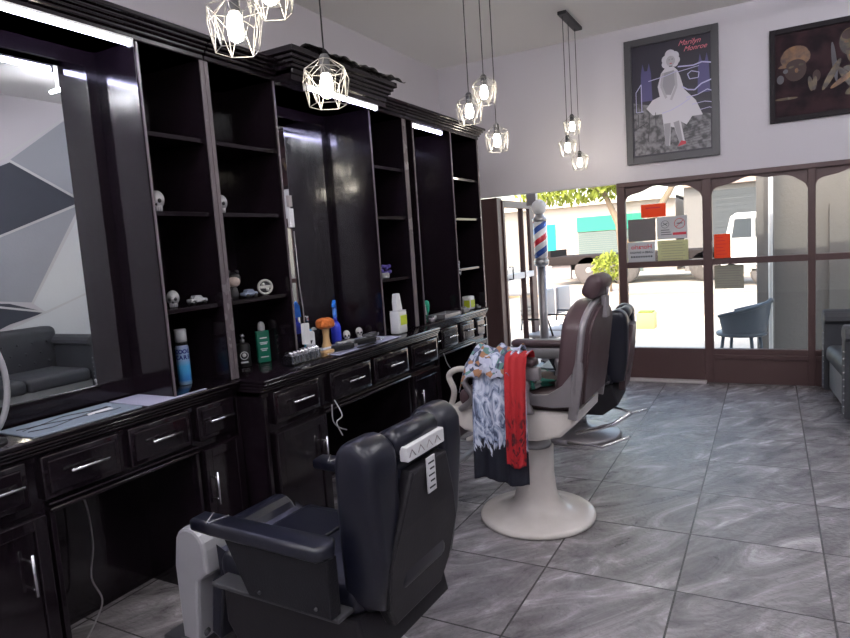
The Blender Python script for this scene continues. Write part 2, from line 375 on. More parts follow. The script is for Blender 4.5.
XU = -2.275; XM = -2.64; XG = -2.535; ZT = 2.44
def upper(label, y0, y1, bays, mir, canopy=None, mirtop=2.36, cut=None, XG=-2.535):
    t = thing('mirror_cabinet', label, 'cabinet')
    b = MB(); b.box((XL+.02, y0, .935), (XM-.012, y1, ZT))       # solid rear
    b.box((XM-.012, y0, ZT-.02), (XU-.006, y1, ZT))               # top board
    b.build('body', 'espresso', t)
    xs = sorted(set([q for bb in bays for q in bb]+list(mir)))
    for q in xs:
        o = .011
        if q == y0: r_ = (q+.0005, q+.022)
        elif q == y1: r_ = (q-.022, q-.0005)
        else: r_ = (q-o, q+o)
        pn = MB().box((XM-.012, r_[0], .935), (XU-.004, r_[1], ZT-.02)).build('side_panel', 'espresso', t)
        h_ = .0045 if q in mir and q not in (y0, y1) else (r_[1]-r_[0])/2
        c0 = (r_[0]+r_[1])/2
        MB().box((XU-.004, c0-h_, .935), (XU+.004, c0+h_, ZT-.02), .0015).build('edge_trim', 'edge', pn)
    for a, c in bays:
        if c-a < .2: continue
        for z in (1.31, 1.735, 2.07):
            s = MB(); s.box((XM-.012, a+.0115, z-.020), (XU-.02, c-.0115, z), .002); s.build('shelf', 'espresso', t)
    a, c = mir
    m = MB(); m.box((XM-.01, a+.011, mirtop), (XG+.008, c-.011, ZT-.02)).box((XM-.01, a+.011, .935), (XG+.008, c-.011, 1.015), .003)
    m.box((XM-.01, c-.060, 1.0), (XG+.006, c-.011, mirtop+.01)).box((XM-.01, a+.011, 1.0), (XG+.006, a+.05, mirtop+.01))
    m.build('mirror_surround', 'espresso', t)
    m = MB(); m.box((XG-.02, a+.04, 1.0), (XG, c-.05, mirtop+.01)); m.build('mirror', 'mirror', t)
    c_ = MB()
    for (z0, z1, o) in ((2.42, 2.447, .008), (2.447, 2.466, .02), (2.466, 2.480, .032), (2.480, 2.497, .045), (2.497, 2.52, .062)):
        c_.box((XM, y0, z0), (XU+o, y1+(o if cut else 0), z1), .006)
    c_.build('crown_moulding', 'espresso', t)
    if canopy:
        k = MB(); ca, cb, cx = canopy
        k.box((XU-.006, ca, 2.41), (cx-.01, cb, 2.47))
        for (z0, z1, o) in ((2.44, 2.468, 0), (2.468, 2.488, .012), (2.488, 2.508, .024), (2.508, 2.53, .038), (2.53, 2.562, .055)):
            k.box((XM-.3 if z0 > 2.52 else XU, ca-o, z0), (cx+o, cb+o, z1), .004)
        k.build('canopy', 'espresso', t)
    return t
upper('near black mirror cabinet with painted wall reflected in its glass', .935, 2.203, [(1.85, 2.203)], (.935, 1.85))
upper('middle black mirror cabinet with canopy standing forward over mirror', 2.206, 4.028, [(2.206, 2.675), (3.585, 4.028)], (2.675, 3.585), canopy=(2.68, 3.60, -2.145), XG=-2.632)
upper('far black mirror cabinet ending beside the front wall', 4.031, 5.335, [(4.031, 4.155), (4.785, 5.335)], (4.155, 4.785), cut=1, XG=-2.632)

# led tubes
def led(y0, y1, x, z, lab):
    t = thing('led_tube', lab, 'light', (x, (y0+y1)/2, z), 0, None); h = (y1-y0)/2
    MB().box((-.016, -h, -.004), (.016, h, .006), .002).build('mount', 'white', t)
    MB().tube([(0, -h+.008, -.012), (0, h-.008, -.012)], .011, 10).build('lamp', 'led', t)
    m = MB(); m.box((-.013, -h, -.026), (.013, -h+.01, 0)).box((-.013, h-.01, -.026), (.013, h, 0)); m.build('end_cap', 'white', t)
led(1.00, 1.82, -2.265, 2.414, 'glowing led tube under the near cabinet top at upper left')
led(2.80, 3.50, -2.165, 2.404, 'glowing led tube under the forward middle canopy')
led(4.16, 4.66, -2.295, 2.412, 'short glowing led tube under the far cabinet top')

# black plastic sheet lying on the middle canopy
def sheet(u, v):
    x = -2.52+.46*u; y = 2.80+.90*v+.03*math.sin(7*u)
    z = 2.568+.016*abs(math.sin(11*v+5*u))+.014*abs(math.sin(29*v-9*u))+.010*math.sin(13*u)**2
    if u > .84: z -= (u-.84)*.10
    return (x, y, z+.004)
pm = add_bump(mat('crumpled_plastic', (.035, .032, .034), .22, spec=.8), 20, .5, .02, 5, (3, .6, 1))
tag(MB().grid(sheet, 26, 70, thick=.0015).build('plastic_sheet', pm), 'crumpled black plastic sheet lying on top of the middle cabinet', 'plastic sheet')

# ------------------------------------------------------------------ pendants
wirem = mat('pale_wire', (.30, .29, .27), .4, .5)
def cage(zb, par, x, y):
    n = 6
    def ring(r, z, off): z = z*1.12-.006; return [(x+r*math.cos(2*PI*(k+off)/n), y+r*math.sin(2*PI*(k+off)/n), zb+z) for k in range(n)]
    T = ring(.024, .082, 0); U = ring(.080, .048, 0); B = ring(.066, -.062, .5); Md = ring(.083, .018, .5)
    c = MB(); r = .0015
    for L in (T, U, B): c.tube(L, r, 5, True)
    for k in range(n):
        for a, b in ((T[k], U[k]), (U[k], B[k]), (U[(k+1) % n], B[k]), (U[k], Md[k]), (U[(k+1) % n], Md[k]), (Md[k], B[k])):
            c.tube([a, b], r, 5)
    return c.build('wire_cage', wirem, par)
def pendant(x, y, z, label):
    t = thing('cage_pendant', label, 'pendant lamp', (0, 0, 0), 0, None)
    MB().tube([(x, y, z+.085), (x, y, ZC-.03)], .003, 6).build('cord', 'black', t)
    MB().lathe([(.012, .105), (.019, .095), (.019, .04), (.016, .036)], (x, y, z), 14).build('socket', 'dark', t)
    MB().lathe([(.012, .038), (.020, .026), (.0235, .0), (.0235, -.028), (.018, -.042), (.006, -.048)], (x, y, z), 14).build('bulb', 'bulb', t)
    cage(z, t, x, y)
def rail(x, y0, y1, lab):
    m = MB(); m.box((x-.04, y0, ZC-.03), (x+.04, y1, ZC), .006)
    tag(m.build('pendant_ceiling_plate', 'black'), lab, 'ceiling plate')
rail(-1.40, 1.40, 2.03, 'black pendant ceiling plate above the nearest lamps'); rail(-1.6, 3.56, 4.2, 'black pendant ceiling plate above the middle three lamps'); rail(-1.6, 5.8, 6.36, 'black pendant ceiling plate near the front wall')
for x, y, z, l in ((-1.40, 1.50, 2.200, 'largest caged pendant lamp nearest the camera, over the first cabinet crown'), (-1.40, 1.935, 2.110, 'caged pendant lamp hanging before the middle cabinet canopy'),
                   (-1.40, 1.67, 2.355, 'caged pendant lamp cut off by the top edge of the picture'),
                   (-1.6, 3.66, 2.315, 'caged pendant lamp at the left of the middle cluster'), (-1.6, 3.91, 2.47, 'caged pendant lamp topmost of the middle cluster'),
                   (-1.6, 4.09, 2.19, 'caged pendant lamp lowest of the middle cluster'), (-1.61, 5.86, 2.33, 'caged pendant lamp middle one of the far cluster'),
                   (-1.61, 6.04, 2.54, 'caged pendant lamp topmost of the far cluster'), (-1.61, 6.27, 2.23, 'caged pendant lamp lowest of the far cluster')):
    pendant(x, y, z, l)
for i, (x, y, lab) in enumerate(((.86, 4.2, 'white ceiling tube light seen in the near mirror'), (.86, 1.4, 'unseen white tube light added as room fill over the camera position'), (.86, -1.2, 'unseen white tube light added as room fill at the back of the room, away from the cabinets'), (-1.2, .5, 'unseen white tube light added to brighten ceiling and left wall on the cabinet side'), (-1.2, -1.3, 'unseen white tube light added to brighten ceiling and left wall by the back wall'))):  # first one shows in the mirror, the other four are added fill lights
    t = thing('ceiling_tube_light', lab, 'light', (x, y, ZC))
    MB().box((-.62, -.007, -.122), (.62, .007, -.108), .002).box((-.5, -.01, -.11), (-.48, .01, 0)).box((.48, -.01, -.11), (.5, .01, 0)).build('mount', 'white', t)
    MB().tube([(-.6, 0, -.137), (.6, 0, -.137)], .016, 10).build('lamp', 'tube', t)

# ------------------------------------------------------------------ barber chairs
def black_chair(label, loc, rz, trim='skin_black', shell='shell', tagged=True, skin='skin_black'):
    t = thing('barber_chair', label, 'barber chair', loc, rz)
    MB().lathe([(.31, 0), (.315, .012), (.30, .03), (.16, .055), (.075, .08), (.065, .10)], n=40).build('base', 'greymetal', t)
    MB().lathe([(.062, .08), (.062, .20), (.045, .20), (.045, .30)], n=20).build('pedestal', 'chrome', t)
    m = MB(); m.prism([(-.30, .44), (-.33, .30), (-.22, .22), (.20, .22), (.26, .30), (.26, .44)], -.245, .245, r=.012); m.build('seat_base', 'shell', t)
    m = MB(); m.box((-.30, -.235, .43), (.29, .235, .535), .04, 4)
    m.build('seat', skin, t)
    m = MB(); m.box((.0, -.17, .53), (.24, .17, .545), .006); m.build('seat_panel', skin, t)
    # leg rest in silver vinyl with rounded roll
    m = MB(); pr = []
    for k in range(9): a = PI*(.0+k/8); pr.append((.425+.075*math.cos(a), .52+.075*math.sin(a)))
    pr += [(.35, .44), (.40, .40), (.43, .17), (.51, .17), (.515, .44)]
    if tagged:
        m.prism(pr, .125, .235, r=.012, smooth=False); m.build('leg_rest_end', 'silver', t); m = MB()
        m.prism([(u, v-.05 if v > .44 else v) for u, v in pr], -.235, .122, r=.012); m.build('leg_rest', skin, t)
    else:
        m.prism(pr, -.235, .235, r=.012); m.build('leg_rest', skin, t)
    m = MB(); m.prism([(.315, .525), (.25, .50), (.25, .44), (.34, .42), (.37, .40), (.40, .20), (.36, .18), (.31, .40)], -.20, .20, r=.01); m.build('leg_rest_back', skin, t)
    m = MB(); m.tube([(.42, -.2, .20), (.50, -.19, .12), (.62, -.18, .10)], .012).tube([(.42, .2, .20), (.50, .19, .12), (.62, .18, .10)], .012)
    m.box((.50, -.20, .09), (.68, .20, .115), .008); m.build('footrest', 'chrome' if not tagged else 'dark', t)
    # back: thick wings, pad, head roll and moulded rear shell
    def wingprof():
        pts = [(-.31, .45), (-.235, .50), (-.250, .70), (-.268, .88)]
        for k in range(9):
            a = math.radians(12+k*19); pts.append((-.340+.072*math.cos(a), .908+.076*math.sin(a)))
        pts += [(-.412, .86), (-.400, .62), (-.375, .47)]
        return pts
    def taper(o):
        for v in o.data.vertices:
            v.co.y *= 1-.18*min(1, max(0, (.86-v.co.z)/.40))
        return o
    for s in (-1, 1):
        m = MB(); y = s*.198; m.prism(wingprof(), y-.074, y+.074, r=.034, smooth=True, seg=4)
        taper(m.build('back_wing', skin, t))
    m = MB(); m.box((-.395, -.15, .48), (-.27, .15, .90), .04, 4, M=None); m.build('back_pad', skin, t)
    m = MB(); m.prism([(-.175, .46), (-.205, .60), (-.17, .70), (-.105, .86), (.105, .86), (.17, .70), (.205, .60), (.195, .46), (.15, .39), (-.13, .39)], -.435, -.39, axis='x', r=.01)
    o = m.build('back_shell', shell, t)
    for v in o.data.vertices: v.co.x += max(0, .80-v.co.z)*.16
    m = MB(); m.tube([(-.365, -.120, .935), (-.368, -.10, .938), (-.368, .10, .938), (-.365, .120, .935)], [.026, .042, .042, .026], 16)
    m.box((-.395, -.118, .88), (-.30, .118, .965), .03, 4); m.build('head_roll', skin, t)
    if tagged:
        st = MB().box((-.425, -.112, .885), (-.395, .108, .932), .004).build('back_strap', 'paper', t)
        m = MB(); m.box((-.4395, -.02, .765), (-.435, .03, .875), .001)
        q = m.build('label_plate', 'paper', t)
        m = MB()
        for k in range(5): m.box((-.4405, -.012, .778+.019*k), (-.4394, .022-.008*(k % 2), .783+.019*k))
        m.build('lettering', 'ink', q)
        m = MB()
        for k in range(4): m.tube([(-.4256, -.085+.05*k, .897), (-.4256, -.065+.05*k, .919), (-.4256, -.05+.05*k, .899)], .0014, 5)
        m.build('stitching', 'greypaper', st)
    for s in (-1, 1):
        m = MB(); y = s*.300
        m.prism([(-.25, y-.046), (-.28, y), (-.25, y+.046), (.18, y+.040), (.275, y+.034), (.28, y-.034), (.18, y-.040)], .652, .697, axis='z', r=.013, smooth=True, seg=3)
        a = m.build('armrest', skin, t)
        m = MB(); m.tube([(.17, y-.034, .6955), (.185, y+.034, .6955)], .0026, 6); m.tube([(.235, y-.030, .6955), (.195, y+.034, .6955)], .0026, 6); m.build('arm_trim', 'silver', a)
        m = MB(); m.prism([(-.27, .655), (.14, .655), (.05, .48), (-.27, .48)], y-.025, y+.025, r=.006)
        m.build('arm_side', 'skin_text', t)
        m = MB()
        m.box((-.28, s*.245-.012, .46), (.24, s*.245+.06*s, .475), .004) 
        for q in (-.22, .0): m.sphere((q, y+s*.027, .505), .006, seg=8)
        m.build('arm_bracket', 'dark', t)
    m = MB(); m.tube([(-.18, .18, .30), (-.42, .20, .24), (-.52, .20, .27)], .009); m.build('pump_lever', 'chrome', t)
    return t
black_chair('nearest barber chair, black vinyl with silver leg rest, back towards the camera', (-1.345, 1.65, 0), PI-math.radians(2))
black_chair('farthest barber chair, black, half hidden behind the cream based chair', (-1.30, 4.72, 0), PI+math.radians(4), tagged=False, shell='brownvinyl', skin='skin_black')

def smooth(pts, n=5):
    P = [Vector(q) for q in pts]; out = []
    for i in range(len(P)-1):
        p0 = P[max(i-1, 0)]; p1 = P[i]; p2 = P[i+1]; p3 = P[min(i+2, len(P)-1)]
        for k in range(n):
            u = k/n; out.append(.5*((2*p1)+(p2-p0)*u+(2*p0-5*p1+4*p2-p3)*u*u+(3*p1-p0-3*p2+p3)*u**3))
    return out+[P[-1]]
def cream_chair():
    t = thing('barber_chair', 'vintage barber chair on cream enamel pedestal draped with capes', 'barber chair', (-1.13, 3.2, 0), PI)
    MB().lathe([(.300, 0), (.312, .008), (.312, .026), (.298, .036), (.24, .040), (.17, .060), (.125, .10), (.108, .16), (.100, .26), (.102, .40)], n=56).build('base', 'cream', t)
    MB().lathe([(.09, .39), (.09, .43), (.055, .43), (.055, .50)], n=28).build('pedestal_collar', 'steel', t)
    m = MB()
    m.prism([(-.25, .66), (-.30, .655), (-.295, .60), (-.22, .53), (-.10, .50), (.16, .50), (.30, .53), (.37, .58), (.37, .655)], -.25, .25, r=.02, smooth=False, seg=3)
    m.build('seat_skirt', 'cream', t)
    m = MB(); m.box((-.28, -.235, .655), (.33, .235, .745), .035, 4); m.build('seat', 'brownvinyl', t)
    m = MB(); T = Matrix.Translation((-.27, 0, .68)) @ Matrix.Rotation(math.radians(-8), 4, 'Y')
    pts = []
    for k in range(13):
        a = PI*k/12; pts.append((.27*math.cos(a)*(1 if k not in (0, 12) else 1), .38+.135*math.sin(a)))
    pts = [(.25, .0), (.27, .10)]+pts+[(-.27, .10), (-.25, .0)]
    m.prism(pts, -.055, .075, axis='x', r=.035, M=T, smooth=True, seg=4); m.build('backrest', 'brownvinyl', t)
    m = MB(); m.prism([(u*.86, .03+v*.91) for u, v in pts], -.067, -.05, axis='x', r=.006, M=T); m.build('back_panel', 'shell2', t)
    m = MB(); m.tube([Vector((-.030, u*1.0, v*1.0)) for u, v in pts], .017, 8, M=T); m.build('back_rim', 'greymetal', t)
    for s in (-1, 1):
        m = MB(); y = s*.272
        path = [(-.03, .0), (-.035, .15), (-.035, .38), (-.03, .46)]
        m.prism([(-.052, -.04), (-.058, .18), (-.050, .24), (-.02, .26), (-.010, .20), (-.008, -.04)], y-.012, y+.012, M=T, r=.003)
        # bracket sweeping forward from back to arm post
        m.prism([(-.30, .78), (-.30, .86), (-.25, .80), (-.18, .755), (-.10, .75), (-.08, .76), (-.08, .70), (-.20, .69), (-.30, .70)], y-.014, y+.014, r=.003)
        m.build('side_bracket', 'greymetal', t)
        m = MB(); y = s*.285
        m.box((-.13, y-.045, .895), (.20, y+.045, .935), .018, 3); a = m.build('armrest', 'brownvinyl', t)
        m = MB(); m.box((-.15, y-.022, .825), (.23, y+.022, .893), .01, 2); m.build('arm_rail', 'greymetal', t)
        m = MB(); m.lathe([(.035, 0), (.03, .02), (.018, .05), (.024, .09), (.016, .11), (.024, .14), (.02, .175)], (-.07, y*.98, .655), 14)
        m.build('arm_post', 'greymetal', t); m = MB()
        m.tube(smooth([(.22, y, .86), (.26, y, .80), (.22, y, .72), (.30, y*.95, .65)]), .016, 10)
        m.build('front_arm_post', 'greymetal', t)
        m = MB(); y = s*.21
        m.tube(smooth([(.22, y*1.25, .86), (.31, y*1.2, .86), (.37, y*1.15, .82), (.35, y*1.1, .74), (.38, y, .66), (.43, y, .58), (.40, y, .48), (.44, y, .36), (.50, y, .32)]), .016, 10)
        m.build('front_frame', 'cream', t)
    m = MB(); m.box((.40, -.24, .285), (.62, .24, .31), .008)
    for k in range(7): m.box((.425, -.21+.065*k, .31), (.60, -.19+.065*k, .316), .002)
    m.build('footrest', 'steel', t)
    m = MB(); m.box((.39, -.17, .44), (.425, .17, .63), .012); m.build('leg_rest', 'shell2', t)
    T2 = Matrix.Translation((-.375, 0, 1.25)) @ Matrix.Rotation(math.radians(-28), 4, 'Y')
    m = MB(); m.box((-.035, -.135, -.055), (.05, .135, .065), .035, 4, M=T2); h = m.build('headrest', 'brownvinyl', t)
    m = MB(); m.box((-.42, -.035, 1.10), (-.395, .035, 1.21), .004).tube([(-.41, -.02, 1.18), (-.415, -.02, 1.25)], .008); m.build('headrest_bracket', 'greymetal', t)
    m = MB(); m.tube([(-.30, .24, .56), (-.48, .25, .62), (-.56, .25, .68)], .01); m.tube([(-.25, .22, .50), (-.42, .23, .50), (-.55, .23, .56)], .008); m.build('lever', 'chrome', t)
    return t
MT['shell2'] = add_bump(mat('brown_shell', (.060, .035, .038), .38), 30, .15, .002)
cream_chair()

# capes over the near arm of the cream chair
def cape_mat(kind):
    m = mat('cape_'+kind, (.2, .2, .2), .7); n, l, b = nodes(m)
    tc = n.new('ShaderNodeTexCoord'); sp = n.new('ShaderNodeSeparateXYZ'); l.new(tc.outputs['Object'], sp.inputs[0])
    mp = n.new('ShaderNodeMapping'); mp.inputs['Scale'].default_value = (1, 1, .45); l.new(tc.outputs['Object'], mp.inputs[0])
    t = n.new('ShaderNodeTexNoise'); t.inputs['Scale'].default_value = 22; t.inputs['Detail'].default_value = 5; t.inputs['Distortion'].default_value = 2.5; l.new(mp.outputs[0], t.inputs['Vector'])
    r = n.new('ShaderNodeValToRGB'); e = r.color_ramp.elements; l.new(t.outputs['Fac'], r.inputs[0])
    zz = n.new('ShaderNodeMath'); zz.operation = 'ADD'; l.new(sp.outputs['Z'], zz.inputs[0])
    dn = n.new('ShaderNodeMath'); dn.operation = 'MULTIPLY_ADD'; dn.inputs[1].default_value = .22; dn.inputs[2].default_value = -.11; l.new(t.outputs['Fac'], dn.inputs[0]); l.new(dn.outputs[0], zz.inputs[1])
    st = n.new('ShaderNodeValToRGB'); s = st.color_ramp.elements; l.new(zz.outputs[0], st.inputs[0])
    mx = n.new('ShaderNodeMix'); mx.data_type = 'RGBA'; l.new(st.outputs[0], mx.inputs[0])
    if kind == 'eagle':
        e[0].position = .36; e[0].color = (.06, .08, .14, 1); e[1].position = .62; e[1].color = (.62, .66, .76, 1); q = e.new(.46); q.color = (.26, .31, .45, 1)
        s[0].position = .505; s[1].position = .525; mx.inputs[6].default_value = (.006, .007, .016, 1); l.new(r.outputs[0], mx.inputs[7])
    else:
        e[0].position = .38; e[0].color = (.05, .004, .008, 1); e[1].position = .5; e[1].color = (.34, .010, .016, 1)
        s[0].position = .58; s[1].position = .80; l.new(r.outputs[0], mx.inputs[6]); mx.inputs[7].default_value = (.40, .014, .018, 1)
    l.new(mx.outputs[2], b.inputs['Base Color']); return m
def drape(x0, x1, zb, yin, amp, ph, zi=.80, taper=0):
    # u runs from inside of the arm over it and down outside, v along the arm
    prof = [(3.02, zi), (2.985, .90), (2.975, .955), (2.95, .968), (2.90, .966), (2.86, .955), (2.838, .90), (2.83, .80)]
    n = 16
    for k in range(1, n+1): prof.append((2.828-.02*k/n, .80+(zb-.80)*k/n))
    L = len(prof)-1
    def fn(u, v):
        i = min(int(u*L), L-1); f = u*L-i; y = prof[i][0]*(1-f)+prof[i+1][0]*f; z = prof[i][1]*(1-f)+prof[i+1][1]*f
        dn = max(0, (.93-z))/.6 if u > .25 else 0
        x = x0+(x1-x0)*v; c = (x0+x1)/2; x = c+(x-c)*(1+taper*dn)
        w = math.sin(v*17+ph+1.2*dn)*.6+math.sin(v*31+2*ph-dn)*.3
        y -= yin+amp*(w+.9)*min(1, dn*2.4)
        if u < .3: z += .006*math.sin(v*19+ph)
        z += .012*math.sin(v*6+ph)*dn
        return (x, y, z)
    return fn
tag(MB().grid(drape(-1.30, -1.03, .335, 0, .016, .3, taper=.05), 60, 44, thick=.0025).build('barber_cape', cape_mat('eagle')), 'blue grey feather print cape with black hem hanging over chair arm', 'cape')
tag(MB().grid(drape(-1.125, -1.015, .43, .034, .006, 1.7, zi=.90, taper=-.15), 60, 30, thick=.0025).build('barber_cape', cape_mat('red')), 'red cape with dark pattern hanging beside the feather print cape', 'cape')
# rumpled multicoloured cloth bunched on the arm, and another on the seat
def bunch(cx, cy, cz, rx, ry, rz_, ph):
    def fn(u, v):
        a = 2*PI*u; b = PI*(v-.5); k = 1+.14*math.sin(5*a+ph)*math.cos(b)+.10*math.sin(9*b+3*a+ph)
        return (cx+rx*k*math.cos(a)*math.cos(b), cy+ry*k*math.sin(a)*math.cos(b), cz+rz_*k*math.sin(b))
    return fn
def patch_mat(name, cols, scale=16):
    m = mat(name, (.3, .3, .3), .75); n, l, b = nodes(m); tc = n.new('ShaderNodeTexCoord')
    v = n.new('ShaderNodeTexVoronoi'); v.inputs['Scale'].default_value = scale; l.new(tc.outputs['Object'], v.inputs['Vector'])
    se = n.new('ShaderNodeSeparateColor'); l.new(v.outputs['Color'], se.inputs[0])
    r = n.new('ShaderNodeValToRGB'); r.color_ramp.interpolation = 'CONSTANT'; e = r.color_ramp.elements; l.new(se.outputs[0], r.inputs[0])
    e[0].color = (*cols[0], 1); e[1].position = 1/len(cols); e[1].color = (*cols[1], 1)
    for i, c in enumerate(cols[2:]): q = e.new((i+2)/len(cols)); q.color = (*c, 1)
    l.new(r.outputs[0], b.inputs['Base Color']); return m
pc = patch_mat('patchwork_print', [(.50, .52, .62), (.05, .06, .10), (.45, .47, .58), (.34, .17, .09), (.42, .44, .56), (.10, .22, .20), (.38, .40, .50), (.10, .12, .20)], 42)
def topcloth(u, v):
    x = -1.37+.30*u; y = 2.80+.26*v
    z = .985-.5*(v-.5)**2-.55*max(0, .16-u)+.012*math.sin(17*u+6*v)+.010*math.sin(31*u-9*v)
    return (x, y, z)
tag(MB().grid(topcloth, 34, 22, thick=.003).build('patterned_cloth', pc), 'multicoloured crumpled cloth bunched on the armrest above the capes', 'cloth')
pc2 = patch_mat('green_print', [(.02, .03, .03), (.03, .16, .11), (.35, .36, .36), (.10, .08, .07), (.04, .22, .16)], 15)
tag(MB().grid(bunch(-1.16, 3.16, .775, .17, .19, .045, 1.0), 40, 16).build('folded_cape', pc2), 'green and black cape heaped on the cream chair seat', 'cape')

# ------------------------------------------------------------------ sofas
def sofa(label, X0, Y0, Y1, H=.82, depth=.85, arms=.66, rz=0):
    t = thing('sofa', label, 'sofa', (X0, Y0, 0), rz); W = Y1-Y0; D = depth
    m = MB(); m.box((.03, .045, .09), (D-.05, W-.045, .34), .015); m.build('base', 'sofatrim', t)
    n = max(1, round((W-.3)/.65)); a0 = .15; cw = (W-.3)/n
    for k in range(n):
        m = MB(); m.box((.0, a0+cw*k+.004, .33), (D-.15, a0+cw*(k+1)-.004, .47), .045, 4); m.build('seat_cushion', 'sofa', t)
    m = MB(); m.box((D-.24, .08, .30), (D, W-.08, H), .07, 4)
    for i in range(3):
        for j in range(int(W/.16)):
            yy = .16+j*.16+(.08 if i % 2 else 0)
            if yy < W-.12: m.sphere((D-.243, yy, .54+i*.11), .014, seg=8)
    m.build('backrest', 'sofa', t)
    for s, y in ((-1, 0), (1, W)):
        y0 = y if s < 0 else y-.16
        m = MB(); pts = [(y0+.02, .08), (y0+.02, arms-.12)]
        for k in range(9):
            a = PI*(1-k/8); pts.append((y0+.08+.095*math.cos(a), arms-.09+.09*math.sin(a)))
        pts += [(y0+.14, arms-.12), (y0+.14, .08)]
        m.prism(pts, -.01, D-.03, axis='x', r=.012, smooth=False); a_ = m.build('arm', 'sofa', t)
        m = MB()
        m.bm.free()
        for q in range(10): MB().sphere((-.014, y0+.022, .12+q*.05), .007, seg=6).build('stud', 'chrome', a_)
    for x in (.08, D-.08):
        for y in (.08, W-.08): MB().lathe([(.016, 0), (.024, .08)], (x, y, 0), 10).build('leg', 'chrome', t)
    return t
sofa('dark grey armchair at the right edge beside the windows', .475, 5.28, 6.38, H=.98, arms=.76, rz=math.radians(4))
sofa('dark tufted sofa against the mural wall, seen in the near mirror', 1.38, 2.7, 4.36, H=.92, depth=.88, arms=.82)
t = thing('shopping_bag', 'red and white bag standing beyond the sofa arm in the mirror', 'bag', (1.95, 4.62, 0))
MB().box((0, -.02, .0), (.12, .07, .62), .004).build('bag_body', patch_mat('bag_print', [(.55, .5, .45), (.1, .09, .08), (.5, .48, .42)], 30), t)
MB().box((0, .08, .0), (.12, .17, .60), .004).build('bag_side', mat('bag_red', (.6, .02, .04), .5), t)

# ------------------------------------------------------------------ framed pictures
def P3(u, v, W, H): return (u*W, v*H)
def framed(name, label, x0, x1, z0, z1, fw, fm):
    t = thing(name, label, 'picture', (x0, YF, z0)); W = x1-x0; H = z1-z0
    m = MB()
    for a, b in (((0, 0), (fw, H)), ((W-fw, 0), (W, H)), ((fw, 0), (W-fw, fw)), ((fw, H-fw), (W-fw, H))):
        m.box((a[0], -.035, a[1]), (b[0], -.001, b[1]), .003)
    m.build('picture_frame', fm, t); return t, W, H
def blob(m, mi, pts, y): m.mi = mi; m.poly([(x, y, z) for x, z in pts])
def ell(cx, cz, rx, rz, n=16, rot=0):
    return [(cx+rx*math.cos(2*PI*k/n)*math.cos(rot)-rz*math.sin(2*PI*k/n)*math.sin(rot), cz+rx*math.cos(2*PI*k/n)*math.sin(rot)+rz*math.sin(2*PI*k/n)*math.cos(rot)) for k in range(n)][::-1]
frm = mat('grey_frame', (.065, .063, .070), .35)
t, W, H = framed('framed_poster', 'tall framed poster with pale figure in white and red script', -1.243, -.400, 2.185, 3.368, .065, frm)
c = [mat('poster_night', (.022, .018, .032), .35), mat('poster_grey', (.30, .29, .32), .4), mat('poster_white', (.60, .58, .63), .4),
     mat('poster_violet', (.085, .075, .20), .4), col_noise(mat('poster_ground', (.12, .115, .125), .4), (.05, .05, .055), (.22, .21, .23), 22), mat('poster_neon', (.50, .48, .72), .4), mat('poster_red', (.5, .03, .05), .4), mat('poster_dark', (.03, .03, .035), .4), mat('poster_skin', (.42, .40, .44), .4)]
m = MB(); m.box((.06, -.012, .06), (W-.06, -.003, H-.06))
def q(pts): return [(x*W, z*H) for x, z in pts]
blob(m, 4, q([(.09, .07), (.91, .07), (.91, .33), (.09, .50)]), -.0125)
for x in (.17, .78):
    blob(m, 3, q([(x, .50), (x+.13, .50), (x+.12, .72), (x+.10, .80), (x+.08, .74), (x+.05, .74), (x+.03, .80), (x+.01, .72)]), -.013)
def line(pts, w, mi, y=-.0145):
    for a, b in zip(pts, pts[1:]):
        a = Vector((a[0]*W, a[1]*H)); b = Vector((b[0]*W, b[1]*H)); d = (b-a).normalized(); p = Vector((-d.y, d.x))*w/2
        blob(m, mi, [a-p, b-p, b+p, a+p], y)
# generic pale walking figure in a flared dress
fig = [(.40, .70), (.36, .60), (.38, .52), (.30, .50), (.23, .44), (.30, .38), (.40, .38), (.42, .25), (.43, .12), (.48, .12), (.49, .27), (.53, .26), (.58, .13), (.64, .13), (.60, .30), (.66, .27), (.72, .33), (.83, .33), (.76, .45), (.64, .55), (.60, .66), (.57, .71), (.53, .74), (.45, .74)]
blob(m, 2, q(fig)[::1], -.0135)
blob(m, 1, q([(.42, .70), (.40, .60), (.43, .53), (.50, .52), (.55, .60), (.54, .71)]), -.0138)
blob(m, 1, q([(.42, .30), (.43, .12), (.47, .12), (.49, .30)]), -.0138); blob(m, 1, q([(.52, .30), (.58, .13), (.62, .13), (.58, .31)]), -.0138)
for hx, hz, hr in ((.46, .80, .05), (.50, .835, .055), (.545, .82, .05), (.56, .785, .045), (.455, .765, .045), (.55, .76, .035)): blob(m, 2, ell(hx*W, hz*H, hr*W, hr*W), -.0136-.00005*hx)
blob(m, 8, ell(.505*W, .785*H, .048*W, .040*H), -.014); line([(.485, .795), (.495, .795)], .006, 7); line([(.515, .797), (.53, .797)], .006, 7); line([(.495, .765), (.52, .766)], .006, 6)
line([(.42, .70), (.40, .60), (.45, .50)], .022, 8, -.0141); line([(.55, .70), (.56, .58), (.50, .48)], .022, 8, -.0141)
blob(m, 6, q([(.56, .105), (.65, .12), (.65, .14), (.60, .15)]), -.0139)
line([(.12, .58), (.18, .64), (.18, .42)], .008, 5); line([(.12, .58), (.12, .42)], .006, 5); line([(.12, .42), (.2, .42)], .006, 5)
for x in (.14, .2, .26, .33): line([(x, .30+.0), (x, .40)], .006, 7, -.0136)
line([(.26, .655), (.45, .675), (.58, .70)], .007, 5)
line([(.58, .73), (.66, .725), (.74, .72), (.83, .735), (.97, .71)], .012, 5); line([(.58, .69), (.8, .71)], .006, 5)
line([(.68, .66), (.72, .68), (.80, .66), (.79, .62), (.70, .62), (.68, .66)], .007, 5)
